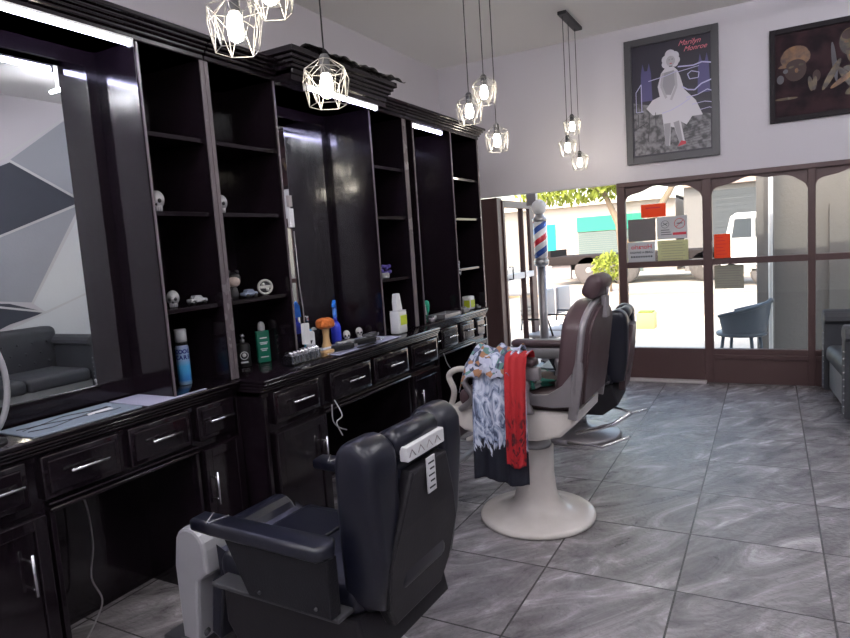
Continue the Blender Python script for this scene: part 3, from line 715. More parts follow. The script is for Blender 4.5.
line([(.62, .57), (.68, .54), (.75, .53), (.82, .57), (.97, .60)], .012, 5)
line([(.66, .48), (.78, .49), (.88, .52), (.97, .49)], .008, 5); line([(.40, .385), (.5, .40), (.6, .43), (.7, .47)], .007, 5)
line([(.72, .42), (.85, .43), (.97, .41)], .006, 5); line([(.80, .37), (.9, .38), (.97, .36)], .006, 5)
line([(.10, .28), (.24, .33), (.26, .30), (.24, .17)], .007, 7, -.0137)
for k in range(9): line([(.55+.01*k, .095+.02*k), (.90, .12+.022*k)], .003, 7, -.0131)
MBp = m.build('print', c, t)
Mx = frame((1, 0, 0), (0, 0, 1), 0, .70*W, -.015, .905*H)
MT['neonred'] = mat('red_script_ink', (.78, .20, .25), .4)
text('Marilyn', .066, 'neonred', Mx, 'lettering', t, shear=.45); text('Monroe', .062, 'neonred', frame((1, 0, 0), (0, 0, 1), 0, .76*W, -.015, .855*H), 'lettering', t, shear=.45)
t, W, H = framed('framed_painting', 'wide framed painting of golden faces on dark brown', .01, 1.42, 2.402, 3.204, .045, mat('black_frame', (.010, .006, .009), .5, spec=.2))
c = [col_noise(mat('canvas_dark', (.025, .014, .018), .6, spec=.15), (.012, .006, .009), (.034, .015, .019), 5), col_noise(mat('canvas_gold', (.42, .20, .04), .45), (.05, .018, .010), (.20, .085, .018), 14, lo=.3, hi=.7),
     mat('canvas_brown', (.040, .017, .014), .6), col_noise(mat('canvas_ochre', (.2, .13, .04), .45), (.025, .014, .010), (.085, .052, .018), 12), mat('canvas_grey', (.085, .08, .09), .6)]
m = MB(); m.box((.04, -.012, .04), (W-.04, -.003, H-.04))
e_ = lambda mi, cx, cz, rx, rz_, y, ro=0: blob(m, mi, ell(cx, cz, rx, rz_, 22, ro), y)
e_(1, .20, .54, .115, .085, -.013, .05); e_(2, .20, .44, .085, .10, -.0128); e_(1, .19, .495, .125, .022, -.0135, .18)
e_(4, .085, .37, .028, .038, -.0138); e_(4, .125, .435, .02, .018, -.0134, .4); e_(4, .225, .44, .022, .014, -.0134)
e_(3, .315, .30, .018, .065, -.013, .15); e_(3, .345, .30, .018, .06, -.0132, -.1); e_(2, .36, .36, .03, .05, -.0127)
e_(3, .66, .53, .085, .14, -.013); e_(2, .64, .55, .05, .10, -.0134); e_(4, .49, .45, .018, .17, -.0127, .1); e_(3, .60, .28, .03, .15, -.013, .6); e_(3, .70, .24, .15, .04, -.0132, .5); e_(1, .62, .50, .03, .045, -.0137)
e_(2, 1.1, .45, .10, .14, -.013); e_(3, 1.1, .48, .06, .09, -.0134)
e_(1, .20, .57, .10, .07, -.0141, .05); e_(2, .205, .475, .075, .05, -.0143); e_(3, .17, .465, .022, .010, -.0145, .2); e_(3, .245, .475, .022, .010, -.0145); e_(1, .21, .43, .014, .02, -.0145); e_(2, .205, .385, .04, .014, -.0146)
e_(3, .13, .20, .09, .012, -.0141); e_(3, .60, .60, .075, .11, -.0141); e_(2, .60, .66, .06, .04, -.0143, .2); e_(1, .575, .60, .018, .008, -.0145); e_(1, .63, .605, .018, .008, -.0145); e_(2, .60, .535, .03, .010, -.0146); e_(3, .47, .35, .025, .14, -.0141, -.5); e_(1, .56, .30, .12, .022, -.0142, .6); e_(3, .66, .36, .11, .03, -.0143, -.3)
m.build('print', c, t)

# ------------------------------------------------------------------ papers on the glass
def paperf(name, label, x0, x1, z0, z1, m, y=YF+.030):
    o = MB().box((x0, y-.0012, z0), (x1, y, z1)).build(name, m); tag(o, label, 'paper notice'); return o
MR = lambda x, z: frame((-1, 0, 0), (0, 0, 1), 0, x, YF+.0286, z)     # written to be read from the street
p = paperf('notice', 'orange sheet taped high on the left shop window', -1.135, -.90, 1.655, 1.785, 'orange')
MB().box((-1.09, YF+.0275, 1.742), (-.95, YF+.0288, 1.754)).build('lettering', 'redink', p)
paperf('notice', 'plain grey sheet on the left shop window above the opening hours', -1.265, -1.0, 1.425, 1.645, 'noticegrey')
p = paperf('notice', 'white sheet with no smoking circle on the left shop window', -.985, -.705, 1.43, 1.65, 'gpaper')
m = MB(); m.tube([(-.91+.036*math.cos(k*PI/12), YF+.0283, 1.575+.036*math.sin(k*PI/12)) for k in range(24)], .0022, 5, True)
m.tube([(-.935, YF+.028, 1.565), (-.885, YF+.028, 1.588)], .003, 5).tube([(-.93, YF+.028, 1.592), (-.89, YF+.028, 1.560)], .003, 5)
for k in range(3): m.box((-.95, YF+.027, 1.515-.022*k), (-.87+.01*k, YF+.0288, 1.522-.022*k))
m.tube([(-.80, YF+.028, 1.578), (-.75, YF+.028, 1.578)], .004, 5); m.build('symbol', 'ink', p)
m = MB(); m.tube([(-.775+.048*math.cos(k*PI/12), YF+.0283, 1.575+.048*math.sin(k*PI/12)) for k in range(24)], .003, 5, True)
m.tube([(-.808, YF+.028, 1.545), (-.742, YF+.028, 1.605)], .003, 5).box((-.84, YF+.027, 1.465), (-.715, YF+.0288, 1.49)); m.build('symbol', 'redink', p)
p = paperf('notice', 'white opening hours sheet with red heading on the left window', -1.275, -1.01, 1.18, 1.415, 'gpaper')
text('Horario', .062, 'redink', MR(-1.14, 1.365), parent=p, bold=.001); text('LUNES A SABADO', .028, 'ink', MR(-1.14, 1.31), parent=p, bold=.001)
m = MB()
for k in range(9): m.box((-1.245+.024*k, YF+.0275, 1.258), (-1.230+.024*k, YF+.0288, 1.276))
m.build('lettering', 'ink', p)
p = paperf('notice', 'yellowish printed sheet right of the opening hours sheet', -.985, -.70, 1.18, 1.415, 'yellowpaper')
m = MB()
for k in range(8): m.box((-.96+.01*(k % 3), YF+.0275, 1.205+.026*k), (-.73-.02*(k % 2), YF+.0288, 1.209+.026*k))
m.build('lettering', 'greypaper', p)
p = paperf('notice', 'orange red sheet on the right window beside the mullion', -.47, -.325, 1.215, 1.445, 'orange')
m = MB()
for k in range(6): m.box((-.45, YF+.0275, 1.25+.032*k), (-.36-.015*(k % 3), YF+.0288, 1.255+.032*k))
m.build('lettering', 'redink', p)
p = paperf('notice', 'grey green printed sheet under the transom on the right window', -.47, -.215, .92, 1.145, trans_paper('green_paper', (.45, .43, .36)))
m = MB()
for k in range(8): m.box((-.45, YF+.0275, .945+.024*k), (-.24-.02*(k % 2), YF+.0288, .949+.024*k))
m.build('lettering', 'greypaper', p)

# ------------------------------------------------------------------ small things on the counters
ZW = .9335
def at(x, y): return (x, y, ZW)
def bottle(name, label, loc, parts, rz=0, cat='bottle', s=1):
    t = thing(name, label, cat, loc, rz)
    for nm, m_, fn in parts: b_ = MB(); fn(b_); b_.build(nm, m_, t)
    return t
blue_l = mat('label_blue', (.10, .30, .62), .3); dkblue = mat('deep_blue', (.02, .02, .22), .25); lblue = mat('pale_blue', (.25, .45, .75), .3)
def can_mat():
    m = mat('spray_can_print', (.2, .4, .7), .28, .2); n, l, b = nodes(m); tc = n.new('ShaderNodeTexCoord'); sp = n.new('ShaderNodeSeparateXYZ'); l.new(tc.outputs['Object'], sp.inputs[0])
    mr = n.new('ShaderNodeMath'); mr.operation = 'MULTIPLY'; mr.inputs[1].default_value = 5; l.new(sp.outputs['Z'], mr.inputs[0])
    r = n.new('ShaderNodeValToRGB'); e = r.color_ramp.elements; e[0].position = .05; e[0].color = (.30, .42, .60, 1); e[1].position = .9; e[1].color = (.30, .36, .55, 1)
    for p_, c_ in ((.12, (.04, .22, .62)), (.45, (.08, .42, .72)), (.6, (.30, .45, .68))): q_ = e.new(p_); q_.color = (*c_, 1)
    l.new(mr.outputs[0], r.inputs[0]); l.new(r.outputs[0], b.inputs['Base Color']); return m
t = bottle('spray_can', 'blue aerosol spray can with white cap on the near worktop', at(-2.455, 2.062), [
    ('can_body', can_mat(), lambda m: m.lathe([(.028, 0), (.0305, .004), (.0305, .178), (.026, .190), (.024, .197)], n=28)),
    ('collar', 'black', lambda m: m.lathe([(.027, .190), (.027, .206), (.02, .208)], n=28)),
    ('cap', 'white', lambda m: m.lathe([(.027, .206), (.027, .262), (.024, .266)], n=28))])
def wraptext(s, size, mname, par, r, z, ang0):
    for i, ch in enumerate(s):
        a = ang0+(i-(len(s)-1)/2)*size*.72/r
        text(ch, size, mname, Matrix.Rotation(a, 4, 'Z') @ frame((0, 1, 0), (0, 0, 1), 0, r+.0006, 0, z), parent=par, bold=.0012)
MT['navy'] = mat('navy_ink', (.01, .02, .20), .4)
can_lab = MB().lathe([(.0308, .012), (.0308, .17)], n=28)
can_lab.bm.free()
def wrap1(lines, r, par, ang):
    for s, size, z, mname in lines: wraptext(s, size, mname, par, r, z, ang)
wrap1([('COOL', .026, .160, 'navy'), ('CARE', .026, .132, 'navy')], .0305, t, math.radians(-38))

def skulls(m, cx, cy, cz, r, M=None):
    m.sphere((cx, cy, cz+r*.2), (r*.8, r*.8, r)); m.box((cx-r*.42, cy-r*.5, cz-r*1.1), (cx+r*.5, cy+r*.5, cz-r*.3), r*.2)
def skull_fig(label, loc, r, mname='bone'):
    t = thing('skull_figurine', label, 'figurine', loc, math.radians(-45))
    m = MB(); skulls(m, 0, 0, r*1.1, r); m.build('skull', mname, t)
    m = MB()
    for s in (-1, 1): m.sphere((r*.62, s*r*.34, r*1.15), (r*.25, r*.22, r*.26), seg=10)
    m.sphere((r*.78, 0, r*.75), (r*.1, r*.12, r*.15), seg=8)
    for k in range(4): m.box((r*.48, -r*.3+k*r*.2, r*.05), (r*.53, -r*.27+k*r*.2, r*.5))
    m.build('eye_socket', 'black', t); return t
t = bottle('pump_bottle', 'black pump bottle with pale round emblem left of the green bottle', at(-2.50, 2.50), [
    ('bottle_body', 'black', lambda m: m.lathe([(.034, 0), (.037, .004), (.037, .112), (.03, .124), (.014, .128)], n=26)),
    ('pump', 'steel', lambda m: m.lathe([(.012, .126), (.012, .145), (.005, .147), (.005, .165)], n=12).box((-.012, -.009, .163), (.045, .009, .175), .003))], rz=math.radians(-40))
m = MB(); m.tube([(.037, .020*math.cos(k*PI/10), .062+.020*math.sin(k*PI/10)) for k in range(20)], .0022, 5, True); m.sphere((.036, 0, .064), (.004, .011, .011), seg=10); m.box((.034, -.02, .022), (.0385, .018, .030)); m.build('emblem', 'paper', t)
gm = mat('green_bottle', (.01, .16, .095), .25)
t = bottle('tonic_bottle', 'tall green bottle with white domed cap on the middle worktop', at(-2.47, 2.62), [
    ('bottle_body', gm, lambda m: m.box((-.022, -.036, 0), (.022, .036, .178), .008, 3)),
    ('cap', 'white', lambda m: m.lathe([(.019, .176), (.020, .19), (.0195, .208), (.014, .222), (.005, .227)], n=20))], rz=math.radians(-30))
m = MB()
for z, w_ in ((.135, .02), (.110, .022), (.102, .018), (.075, .02), (.066, .014), (.03, .022)): m.box((.0205, -w_, z), (.0228, w_, z+.005))
m.build('lettering', 'white', t)
# acrylic clipper guard case
t = thing('clipper_guard_case', 'clear acrylic case of silver clipper guards before the green bottle', 'case', at(-2.222, 2.650), 0)
MB().box((-.045, -.13, 0), (.045, .13, .004)).box((-.045, -.13, 0), (-.042, .13, .055)).box((.042, -.13, 0), (.045, .13, .055)).box((-.045, -.13, 0), (.045, -.127, .055)).box((-.045, .127, 0), (.045, .13, .055)).box((-.045, .035, 0), (.045, .038, .055)).build('acrylic_box', 'acrylic', t)
for k in range(8):
    y = -.108+.031*k; m = MB(); m.box((-.033, y-.011, .006), (.033, y+.011, .055), .004); m.tube([(-.025, y, .06), (0, y, .07), (.025, y, .06)], .009, 8); m.build('clipper_guard', 'chrome', t)
t = bottle('lotion_bottle', 'white rounded bottle with dark triangle before the pale blue bottle', at(-2.385, 2.93), [
    ('bottle_body', 'white', lambda m: m.box((-.014, -.027, 0), (.014, .027, .128), .013, 4))], rz=math.radians(-35))
m = MB(); m.prism([(-.010, .075), (.010, .075), (0, .052)], .013, .0152, axis='x'); m.build('emblem', 'ink', t)
bottle('aftershave_bottle', 'pale blue liquid bottle with tall clear neck beside the shaving brush', at(-2.485, 3.035), [
    ('bottle_body', mat('blue_liquid', (.10, .42, .70), .12, coat=.5), lambda m: m.lathe([(.026, 0), (.029, .01), (.029, .105), (.022, .125)], n=22)),
    ('neck', 'acrylic', lambda m: m.lathe([(.022, .125), (.013, .15), (.012, .175)], n=18)),
    ('cap', 'chrome', lambda m: m.lathe([(.013, .175), (.013, .205), (.010, .207)], n=18))])
t = thing('dusting_brush', 'orange bristled neck brush standing on pale wooden handle', 'brush', at(-2.40, 3.10), 0)
MB().lathe([(.030, 0), (.031, .01), (.022, .035), (.019, .07), (.023, .115), (.026, .125)], n=22).build('handle', 'wood', t)
ob = add_bump(mat('orange_bristles', (.62, .16, .03), .8), 90, .8, .01, 3)
def brushtop(u, v):
    a = 2*PI*u; b = PI*(v-.5); k = 1+.05*math.sin(9*a); p_ = .55
    f = lambda c: math.copysign(abs(c)**p_, c)
    return (.052*k*math.cos(a)*f(math.cos(b)), .062*k*math.sin(a)*f(math.cos(b)), .152+.030*f(math.sin(b))+.004*math.sin(5*a))
MB().grid(brushtop, 36, 14).build('bristles', ob, t)
db = mat('blue_spray_plastic', (.03, .05, .55), .2, coat=.4); bt = mat('blue_trigger', (.03, .22, .80), .3)
bottle('spray_bottle', 'bright blue trigger spray bottle behind the orange brush', at(-2.47, 3.30), [
    ('bottle_body', db, lambda m: m.lathe([(.030, 0), (.033, .01), (.033, .10), (.026, .125), (.014, .138)], n=22)),
    ('neck', db, lambda m: m.lathe([(.013, .136), (.013, .165)], n=14)),
    ('trigger', bt, lambda m: m.prism([(-.035, .165), (-.03, .24), (-.012, .275), (.022, .255), (.05, .25), (.05, .235), (.018, .225), (.030, .18), (.022, .178), (.010, .21), (.012, .165)], -.011, .011, r=.003))], rz=math.radians(-60))
skull_fig('left one of the two pale skull ornaments on the worktop', (-2.44, 3.37, ZW), .030); skull_fig('right one of the two pale skull ornaments on the worktop', (-2.44, 3.515, ZW), .030)
# towel / mat with tools
tm = mat('blue_grey_mat', (.33, .34, .46), .45)
tag(MB().grid(lambda u, v: (-2.43+.30*u, 2.86+.70*v, ZW+.0035+.003*abs(math.sin(9*v))*math.sin(7*u)**2), 10, 30, thick=.002).build('tool_mat', tm), 'blue grey mat spread under the barber tools', 'mat')
ZM = ZW+.008
def clipper(label, x, y, rz, m1, m2):
    t = thing('hair_clipper', label, 'hair clipper', (x, y, ZM), rz)
    MB().prism([(-.08, -.016), (-.075, -.021), (.0, -.024), (.06, -.019), (.065, .0), (.06, .019), (.0, .024), (-.075, .021), (-.08, .016)], 0, .035, axis='z', r=.008, seg=3, smooth=True).build('housing', m1, t)
    MB().box((.062, -.021, .006), (.090, .021, .026), .002).build('blade', 'chrome', t)
    MB().box((-.04, -.006, .034), (.0, .006, .040), .002).build('switch', m2, t)
clipper('black hair clipper lying nearest the worktop front edge', -2.20, 3.00, 1.3, 'black', 'chrome'); clipper('silver hair clipper in the middle of the tool mat', -2.28, 3.14, 1.45, 'steel', 'black')
clipper('black hair clipper lying beside the silver one', -2.20, 3.24, 1.2, 'black', 'steel'); clipper('grey hair clipper at the far end of the mat', -2.30, 3.44, 1.7, 'dark', 'chrome')
def comb(label, x, y, rz, mname):
    t = thing('comb', label, 'comb', (x, y, ZM), rz); m = MB(); m.box((-.09, -.004, 0), (.09, .006, .004), .001)
    for k in range(30): m.box((-.088+.006*k, -.024, 0), (-.085+.006*k, -.003, .003))
    m.build('teeth', mname, t)
comb('white comb lying across the tool mat', -2.36, 3.02, 1.5, 'white'); comb('black comb lying at the edge of the worktop', -2.15, 3.16, 1.55, 'black')
def scissors(label, x, y, rz):
    t = thing('scissors', label, 'scissors', (x, y, ZM), rz)
    for s in (-1, 1):
        M_ = Matrix.Rotation(s*.10, 4, 'Z'); m = MB()
        m.prism([(0, -.003), (.085, -.001), (.085, .001), (0, .004)], .001*(s+1), .001*(s+1)+.002, axis='z', M=M_)
        m.tube([(-.06+.014*math.cos(k*PI/6), s*-.016+.012*math.sin(k*PI/6), .003) for k in range(12)], .0022, 6, True, M=M_).tube([(0, 0, .003), (-.047, s*-.012, .003)], .0025, 6, M=M_)
        m.build('blade', 'chrome', t)
scissors('steel scissors lying on the worktop left of the clippers', -2.19, 2.90, 1.2); scissors('steel scissors lying between mat and jug', -2.20, 3.42, 1.7)
t = thing('wooden_brush', 'small tan wooden brush lying before the white bottle', 'brush', at(-2.215, 2.845), 1.5)
MB().box((-.06, -.02, .012), (.06, .02, .032), .010, 3).build('handle', 'wood', t); MB().box((-.05, -.016, 0), (.05, .016, .014), .002).build('bristles', mat('tan_bristles', (.45, .26, .10), .8), t)
# wall socket box above counter
t = thing('socket_box', 'small white socket box on the cabinet edge with a cable above', 'socket', (-2.265, 2.73, 1.02))
MB().box((-.0, -.022, 0), (.026, .022, .115), .003).build('box', 'white', t); MB().tube([(.012, 0, .115), (.014, -.004, .20), (.010, -.012, .32), (.012, -.02, .62)], .003, 6).build('cable', 'greymetal', t)
t = thing('cable_plug', 'white plug with small black mark high on the cabinet edge', 'plug', (-2.262, 2.70, 1.66))
MB().box((-.004, -.018, 0), (.012, .018, .10), .002).build('plate', 'paper', t); MB().box((-.004, -.016, .11), (.010, .016, .17), .002).build('cover', 'greypaper', t)
# white jug with yellow green label
yg = mat('lime_label', (.55, .65, .03), .5)
def lj(m): m.box((-.038, -.055, 0), (.038, .055, .155), .012, 3)
t = bottle('shaving_jug', 'white square jug with lime label holding a white trimmer', at(-2.235, 3.70), [('jug', 'white', lj), ('label_plate', yg, lambda m: m.box((.0375, -.035, .06), (.0392, .048, .125))), ('rim', 'paper', lambda m: m.box((-.036, -.053, .153), (.036, .053, .158), .002))])
m = MB(); m.box((-.0585, -.02, .06), (-.0565, .03, .1)); m.bm.free()
bottle('hair_trimmer', 'white hair trimmer standing on top of the lime labelled jug', (-2.235, 3.69, ZW+.1595), [('housing', 'white', lambda m: m.prism([(-.03, 0), (-.032, .06), (-.02, .115), (.02, .115), (.034, .05), (.045, 0)], -.02, .02, axis='x', r=.008, seg=3)), ('nozzle', 'greymetal', lambda m: m.tube([(0, .02, .03), (0, .045, .07), (0, .04, .10)], .006))], cat='hair trimmer')
# far station
grn = mat('mint_green', (.03, .40, .24), .4)
bottle('hand_brush', 'small green handled brush at the left of the far worktop', at(-2.46, 4.53), [('handle', grn, lambda m: m.lathe([(.012, 0), (.010, .04), (.02, .06), (.026, .10), (.02, .135), (.006, .145)], n=14)), ('bristles', 'white', lambda m: m.box((-.006, -.025, .03), (.006, -.012, .11)))], cat='brush')
bottle('spray_bottle', 'black spray bottle with white trigger on the far worktop', at(-2.44, 4.86), [
    ('bottle_body', 'black', lambda m: m.lathe([(.036, 0), (.038, .01), (.038, .11), (.028, .15), (.015, .175)], n=20)),
    ('label_band', 'paper', lambda m: m.lathe([(.0386, .03), (.0386, .085)], n=20)), ('trigger', 'white', lambda m: m.prism([(-.028, .17), (-.034, .225), (-.01, .262), (.055, .262), (.06, .24), (.03, .232), (.042, .19), (.030, .185), (.014, .215), (.012, .17)], -.014, .014, r=.004).lathe([(.014, .165), (.014, .185)], n=12))], rz=math.radians(20))
bottle('product_tub', 'white tub with lime green label at the far end of the worktops', at(-2.36, 5.13), [
    ('tub', 'white', lambda m: m.box((-.04, -.05, 0), (.04, .05, .12), .012, 3)), ('label_plate', yg, lambda m: m.box((.0395, -.035, .02), (.0415, .046, .085))), ('side_label', yg, lambda m: m.box((-.02, -.0515, .02), (.035, -.0495, .085)))], cat='tub')
def lowtray(label, x, y, w, l, m_): 
    t = thing('tray', label, 'tray', at(x, y)); MB().box((-w/2, -l/2, 0), (w/2, l/2, .006), .001).box((-w/2, -l/2, 0), (-w/2+.006, l/2, .03)).box((w/2-.006, -l/2, 0), (w/2, l/2, .03)).box((-w/2, -l/2, 0), (w/2, -l/2+.006, .03)).box((-w/2, l/2-.006, 0), (w/2, l/2, .03)).build('tray_body', m_, t)
lowtray('pale metal tray on the far worktop', -2.34, 4.62, .14, .30, 'steel')
for i in range(7):
    x = -2.33+.03*math.sin(i*2.1); y = [4.20, 4.31, 4.42, 4.83, 4.93, 5.02, 5.24][i]
    tag(setloc(MB().box((-.02, -.035, 0), (.02, .035, .02+.008*(i % 3)), .006).tube([(.0, -.03, .028), (.01, .03, .03)], .007).build('grooming_tool', ['steel', 'greymetal'][i % 2]), at(x, y), i*.7), 'small metal grooming tool lying on the far worktop', 'tool', 'grooming tools on the far worktop')
# near station: glass tray, papers, ring lamp, cables
t = thing('glass_tray', 'long clear glass sheet lying along the near worktop', 'glass tray', at(-2.39, 1.45))
MB().box((-.10, -.22, 0), (.13, .22, .006), .001).build('glass_plate', mat('frosted_glass', (.30, .36, .43), .12, spec=.8), t)
m = MB()
for k in range(3): m.tube([(.02*math.sin(k*3+j*.9)-.03+.04*k, -.19+.036*j, .0075) for j in range(11)], .0016, 5)
m.build('etched_line', 'ink', t)
tag(MB().prism([(-2.50, 1.69), (-2.245, 1.69), (-2.245, 2.00), (-2.262, 2.00), (-2.262, 1.836), (-2.50, 1.836)], ZW, ZW+.003, axis='z').build('paper_sheet', mat('lilac_paper', (.38, .38, .50), .35)), 'pale lilac sheet lying left of the blue spray can', 'paper')
tag(MB().prism([(-2.365, 1.50), (-2.34, 1.49), (-2.345, 1.60), (-2.375, 1.60)], ZW+.0075, ZW+.0095, axis='z').build('paper_scrap', 'paper'), 'small white paper scrap lying on the glass sheet', 'paper')
t = thing('ring_lamp', 'round lamp with pale rim cut by the left edge of the picture', 'ring lamp', at(-2.36, 1.107))
T = frame((.45, .9, 0), (0, 0, 1), 0, 0, 0, .21); m = MB(); m.tube([(.10*math.cos(k*PI/18), .195*math.sin(k*PI/18), 0) for k in range(36)], .010, 8, True, M=T); m.build('rim', 'silver', t)
MB().tube([(0, 0, .01), (0, 0, .03)], .012).lathe([(.08, 0), (.08, .01), (.02, .018)]).build('stand', 'black', t)
def cable(label, pts, r=.003, m_='dark'):
    P = [Vector(p) for p in pts]; out = []
    for i in range(len(P)-1):
        p0 = P[max(i-1, 0)]; p1 = P[i]; p2 = P[i+1]; p3 = P[min(i+2, len(P)-1)]
        for k in range(6):
            s = k/6; out.append(.5*((2*p1)+(p2-p0)*s+(2*p0-5*p1+4*p2-p3)*s*s+(3*p1-p0-3*p2+p3)*s**3))
    out.append(P[-1]); tag(MB().tube(out, r, 6).build('cable', m_), label, 'cable')
cable('thin grey cable hanging in the near knee hole down to the floor', [(-2.60, 1.50, .62), (-2.56, 1.56, .55), (-2.55, 1.57, .35), (-2.56, 1.55, .20), (-2.52, 1.56, .10), (-2.50, 1.50, .03), (-2.45, 1.42, .006)], .004, 'greymetal')
cable('pale cables looped at the middle cabinet knee hole corner', [(-2.075, 2.68, .70), (-2.06, 2.66, .62), (-2.055, 2.70, .57), (-2.05, 2.76, .54)], .003, 'silver')
cable('white cable looping beside the pale cables at the drawer', [(-2.07, 2.70, .72), (-2.05, 2.73, .63), (-2.06, 2.69, .60), (-2.05, 2.72, .52)], .003, 'paper')
cable('thin cable hanging at the corner of the far cabinet', [(-2.235, 4.34, .68), (-2.22, 4.36, .60), (-2.225, 4.42, .55)], .003, 'silver')
# shelf figurines
def on(z): return z+.001
skull_fig('grey skull figurine on the upper shelf of the first bay', (-2.34, 1.92, on(1.735)), .040, 'silver'); skull_fig('grey skull figurine on the upper shelf of the second bay', (-2.33, 2.28, on(1.735)), .038, 'silver')
skull_fig('small silver skull figurine on the low shelf of the first bay', (-2.36, 1.965, on(1.31)), .034, 'silver')
def toycar(label, loc, m_, rz):
    t = thing('toy_car', label, 'toy car', loc, rz)
    MB().box((-.045, -.02, .010), (.045, .02, .028), .006, 2).prism([(-.028, .026), (-.018, .042), (.014, .042), (.028, .026)], -.017, .017, r=.003).build('car_body', m_, t)
    for x in (-.027, .027):
        for s in (-1, 1): MB().lathe([(.010, -.004), (.010, .004)], n=12, M=Matrix.Translation((x, s*.02, .010)) @ Matrix.Rotation(PI/2, 4, 'X')).build('wheel', 'black', t)
toycar('silver toy car on the low shelf of the first bay', (-2.36, 2.10, on(1.31)), 'silver', 1.4); toycar('blue grey toy car beside the doll figurine', (-2.34, 2.42, on(1.31)), mat('toy_blue', (.22, .26, .36), .3, .3), 1.5)
t = thing('doll_figurine', 'big headed doll figurine with black hair on the low shelf', 'figurine', (-2.38, 2.36, on(1.31)), math.radians(-45))
MB().lathe([(.018, 0), (.022, .02), (.016, .055), (.01, .06)], n=14).build('body', 'dark', t); MB().sphere((0, 0, .09), (.030, .034, .032)).build('head', mat('doll_skin', (.55, .45, .40), .5), t)
MB().sphere((-.008, 0, .104), (.032, .037, .030)).sphere((0, -.02, .135), .011).sphere((0, .02, .135), .011).build('hair', 'black', t)
t = thing('wall_medallion', 'round pale medallion ornament standing on the low shelf', 'ornament', (-2.37, 2.575, on(1.31)), math.radians(-35))
m = MB(); m.tube([(0, .036*math.cos(k*PI/14), .042+.036*math.sin(k*PI/14)) for k in range(28)], .006, 6, True).box((-.004, -.03, .034), (.004, .03, .05), .003).sphere((.002, -.01, .056), .010, seg=8).sphere((.002, .012, .028), .010, seg=8); m.build('disc', 'bone', t)
MB().lathe([(.034, -.002), (.034, .002)], n=24, M=Matrix.Translation((-.003, 0, .042)) @ Matrix.Rotation(PI/2, 4, 'Y')).build('backing', 'dark', t)
pv = mat('violet_resin', (.10, .07, .35), .35)
t = thing('flower_figurine', 'violet and white figurine on the low shelf of the third bay', 'figurine', (-2.34, 3.74, on(1.31)))
m = MB(); m.box((-.02, -.06, 0), (.02, .03, .04), .008); m.build('base', 'silver', t); m = MB()
for k in range(9): m.sphere((.01*math.sin(k*2), -.05+.014*k, .05+.025*math.sin(k*1.7)+.01), .014, seg=8)
m.build('petals', pv, t)
t = thing('wall_hook', 'small pale hanging ornament on the last cabinet edge', 'ornament', (-2.268, 4.79, 1.28))
m = MB()
for k in range(5): m.sphere((0, .005*math.sin(k*2), .022*k), (.005, .010, .011), seg=8)
m.tube([(0, 0, 0), (0, .02, -.02), (0, .03, .02)], .003, 5); m.build('charm', 'silver', t)

# ------------------------------------------------------------------ outside
pave = col_noise(mat('pavement', (.60, .54, .47), .9), (.52, .47, .41), (.66, .60, .52), 1.2)
road = col_noise(mat('street', (.5, .46, .41), .9), (.34, .31, .28), (.42, .385, .34), .5)
struct(MB().box((-16, YF+.15, -.3), (10, 13.0, -.1)).build('ground', pave)); struct(MB().box((-40, 13.0, -.4), (25, 24.2, -.15)).build('street_surface', road))
struct(MB().box((-40, 24.2, -.3), (25, 60, -.05)).build('far_pavement', pave))
tag(MB().box((-16, 12.9, -.3), (10, 13.06, -.085), .01).build('kerb', mat('kerb_stone', (.6, .45, .35), .8)), 'pale kerb along the near side of the street', 'kerb')
yk = mat('yellow_kerb_paint', (.75, .48, .22), .8)
tag(MB().box((-40, 18.0, -.16), (25, 18.5, -.143)).build('kerb_marking', yk), 'faded orange painted line along the street', 'road marking')
# unseen slab overhead, added to shade the shop front and grey wall
struct(MB().box((-6, YF+.15, 2.65), (6, 7.7, 2.8)).build('added_shade_slab', 'wall'))
struct(MB().box((-6, YF, -.2), (XL-.12, YF+.15, 3.6)).build('facade', 'wall'))
# neighbouring grey wall and pipe on the right
gw = add_bump(mat('grey_render', (.16, .155, .15), .9), 20, .3, .01)
m = MB(); m.box((.04, 8.9, -.1), (4.5, 9.1, 2.7)).box((.62, 8.86, -.1), (1.1, 8.91, 1.7)).box((-.14, 8.75, -.1), (.05, 9.0, 2.7), .01)
struct(m.build('neighbour_wall', gw))
tag(MB().tube([(.01, 8.6, -.1), (.01, 8.6, 1.2), (.02, 8.6, 2.6)], .025, 10).build('drain_pipe', 'white'), 'white vertical pipe beside the grey wall outside the window', 'pipe')
# barber pole
t = thing('barber_pole', 'red white and blue striped barber pole beside the doorway', 'barber pole', (-2.27, 6.97, 0))
pm = mat('barber_stripes', (.8, .8, .8), .25, coat=.5); n, l, b = nodes(pm); tc = n.new('ShaderNodeTexCoord'); sp = n.new('ShaderNodeSeparateXYZ'); l.new(tc.outputs['Object'], sp.inputs[0])
at_ = n.new('ShaderNodeMath'); at_.operation = 'ARCTAN2'; l.new(sp.outputs['Y'], at_.inputs[0]); l.new(sp.outputs['X'], at_.inputs[1])
dv = n.new('ShaderNodeMath'); dv.operation = 'DIVIDE'; dv.inputs[1].default_value = 2*PI; l.new(at_.outputs[0], dv.inputs[0])
mz = n.new('ShaderNodeMath'); mz.operation = 'MULTIPLY_ADD'; mz.inputs[1].default_value = -3.6; l.new(sp.outputs['Z'], mz.inputs[0]); l.new(dv.outputs[0], mz.inputs[2])
fr = n.new('ShaderNodeMath'); fr.operation = 'FRACT'; l.new(mz.outputs[0], fr.inputs[0])
rp = n.new('ShaderNodeValToRGB'); rp.color_ramp.interpolation = 'CONSTANT'; e = rp.color_ramp.elements; e[0].color = (.75, .75, .78, 1); e[1].position = .25; e[1].color = (.65, .04, .06, 1)
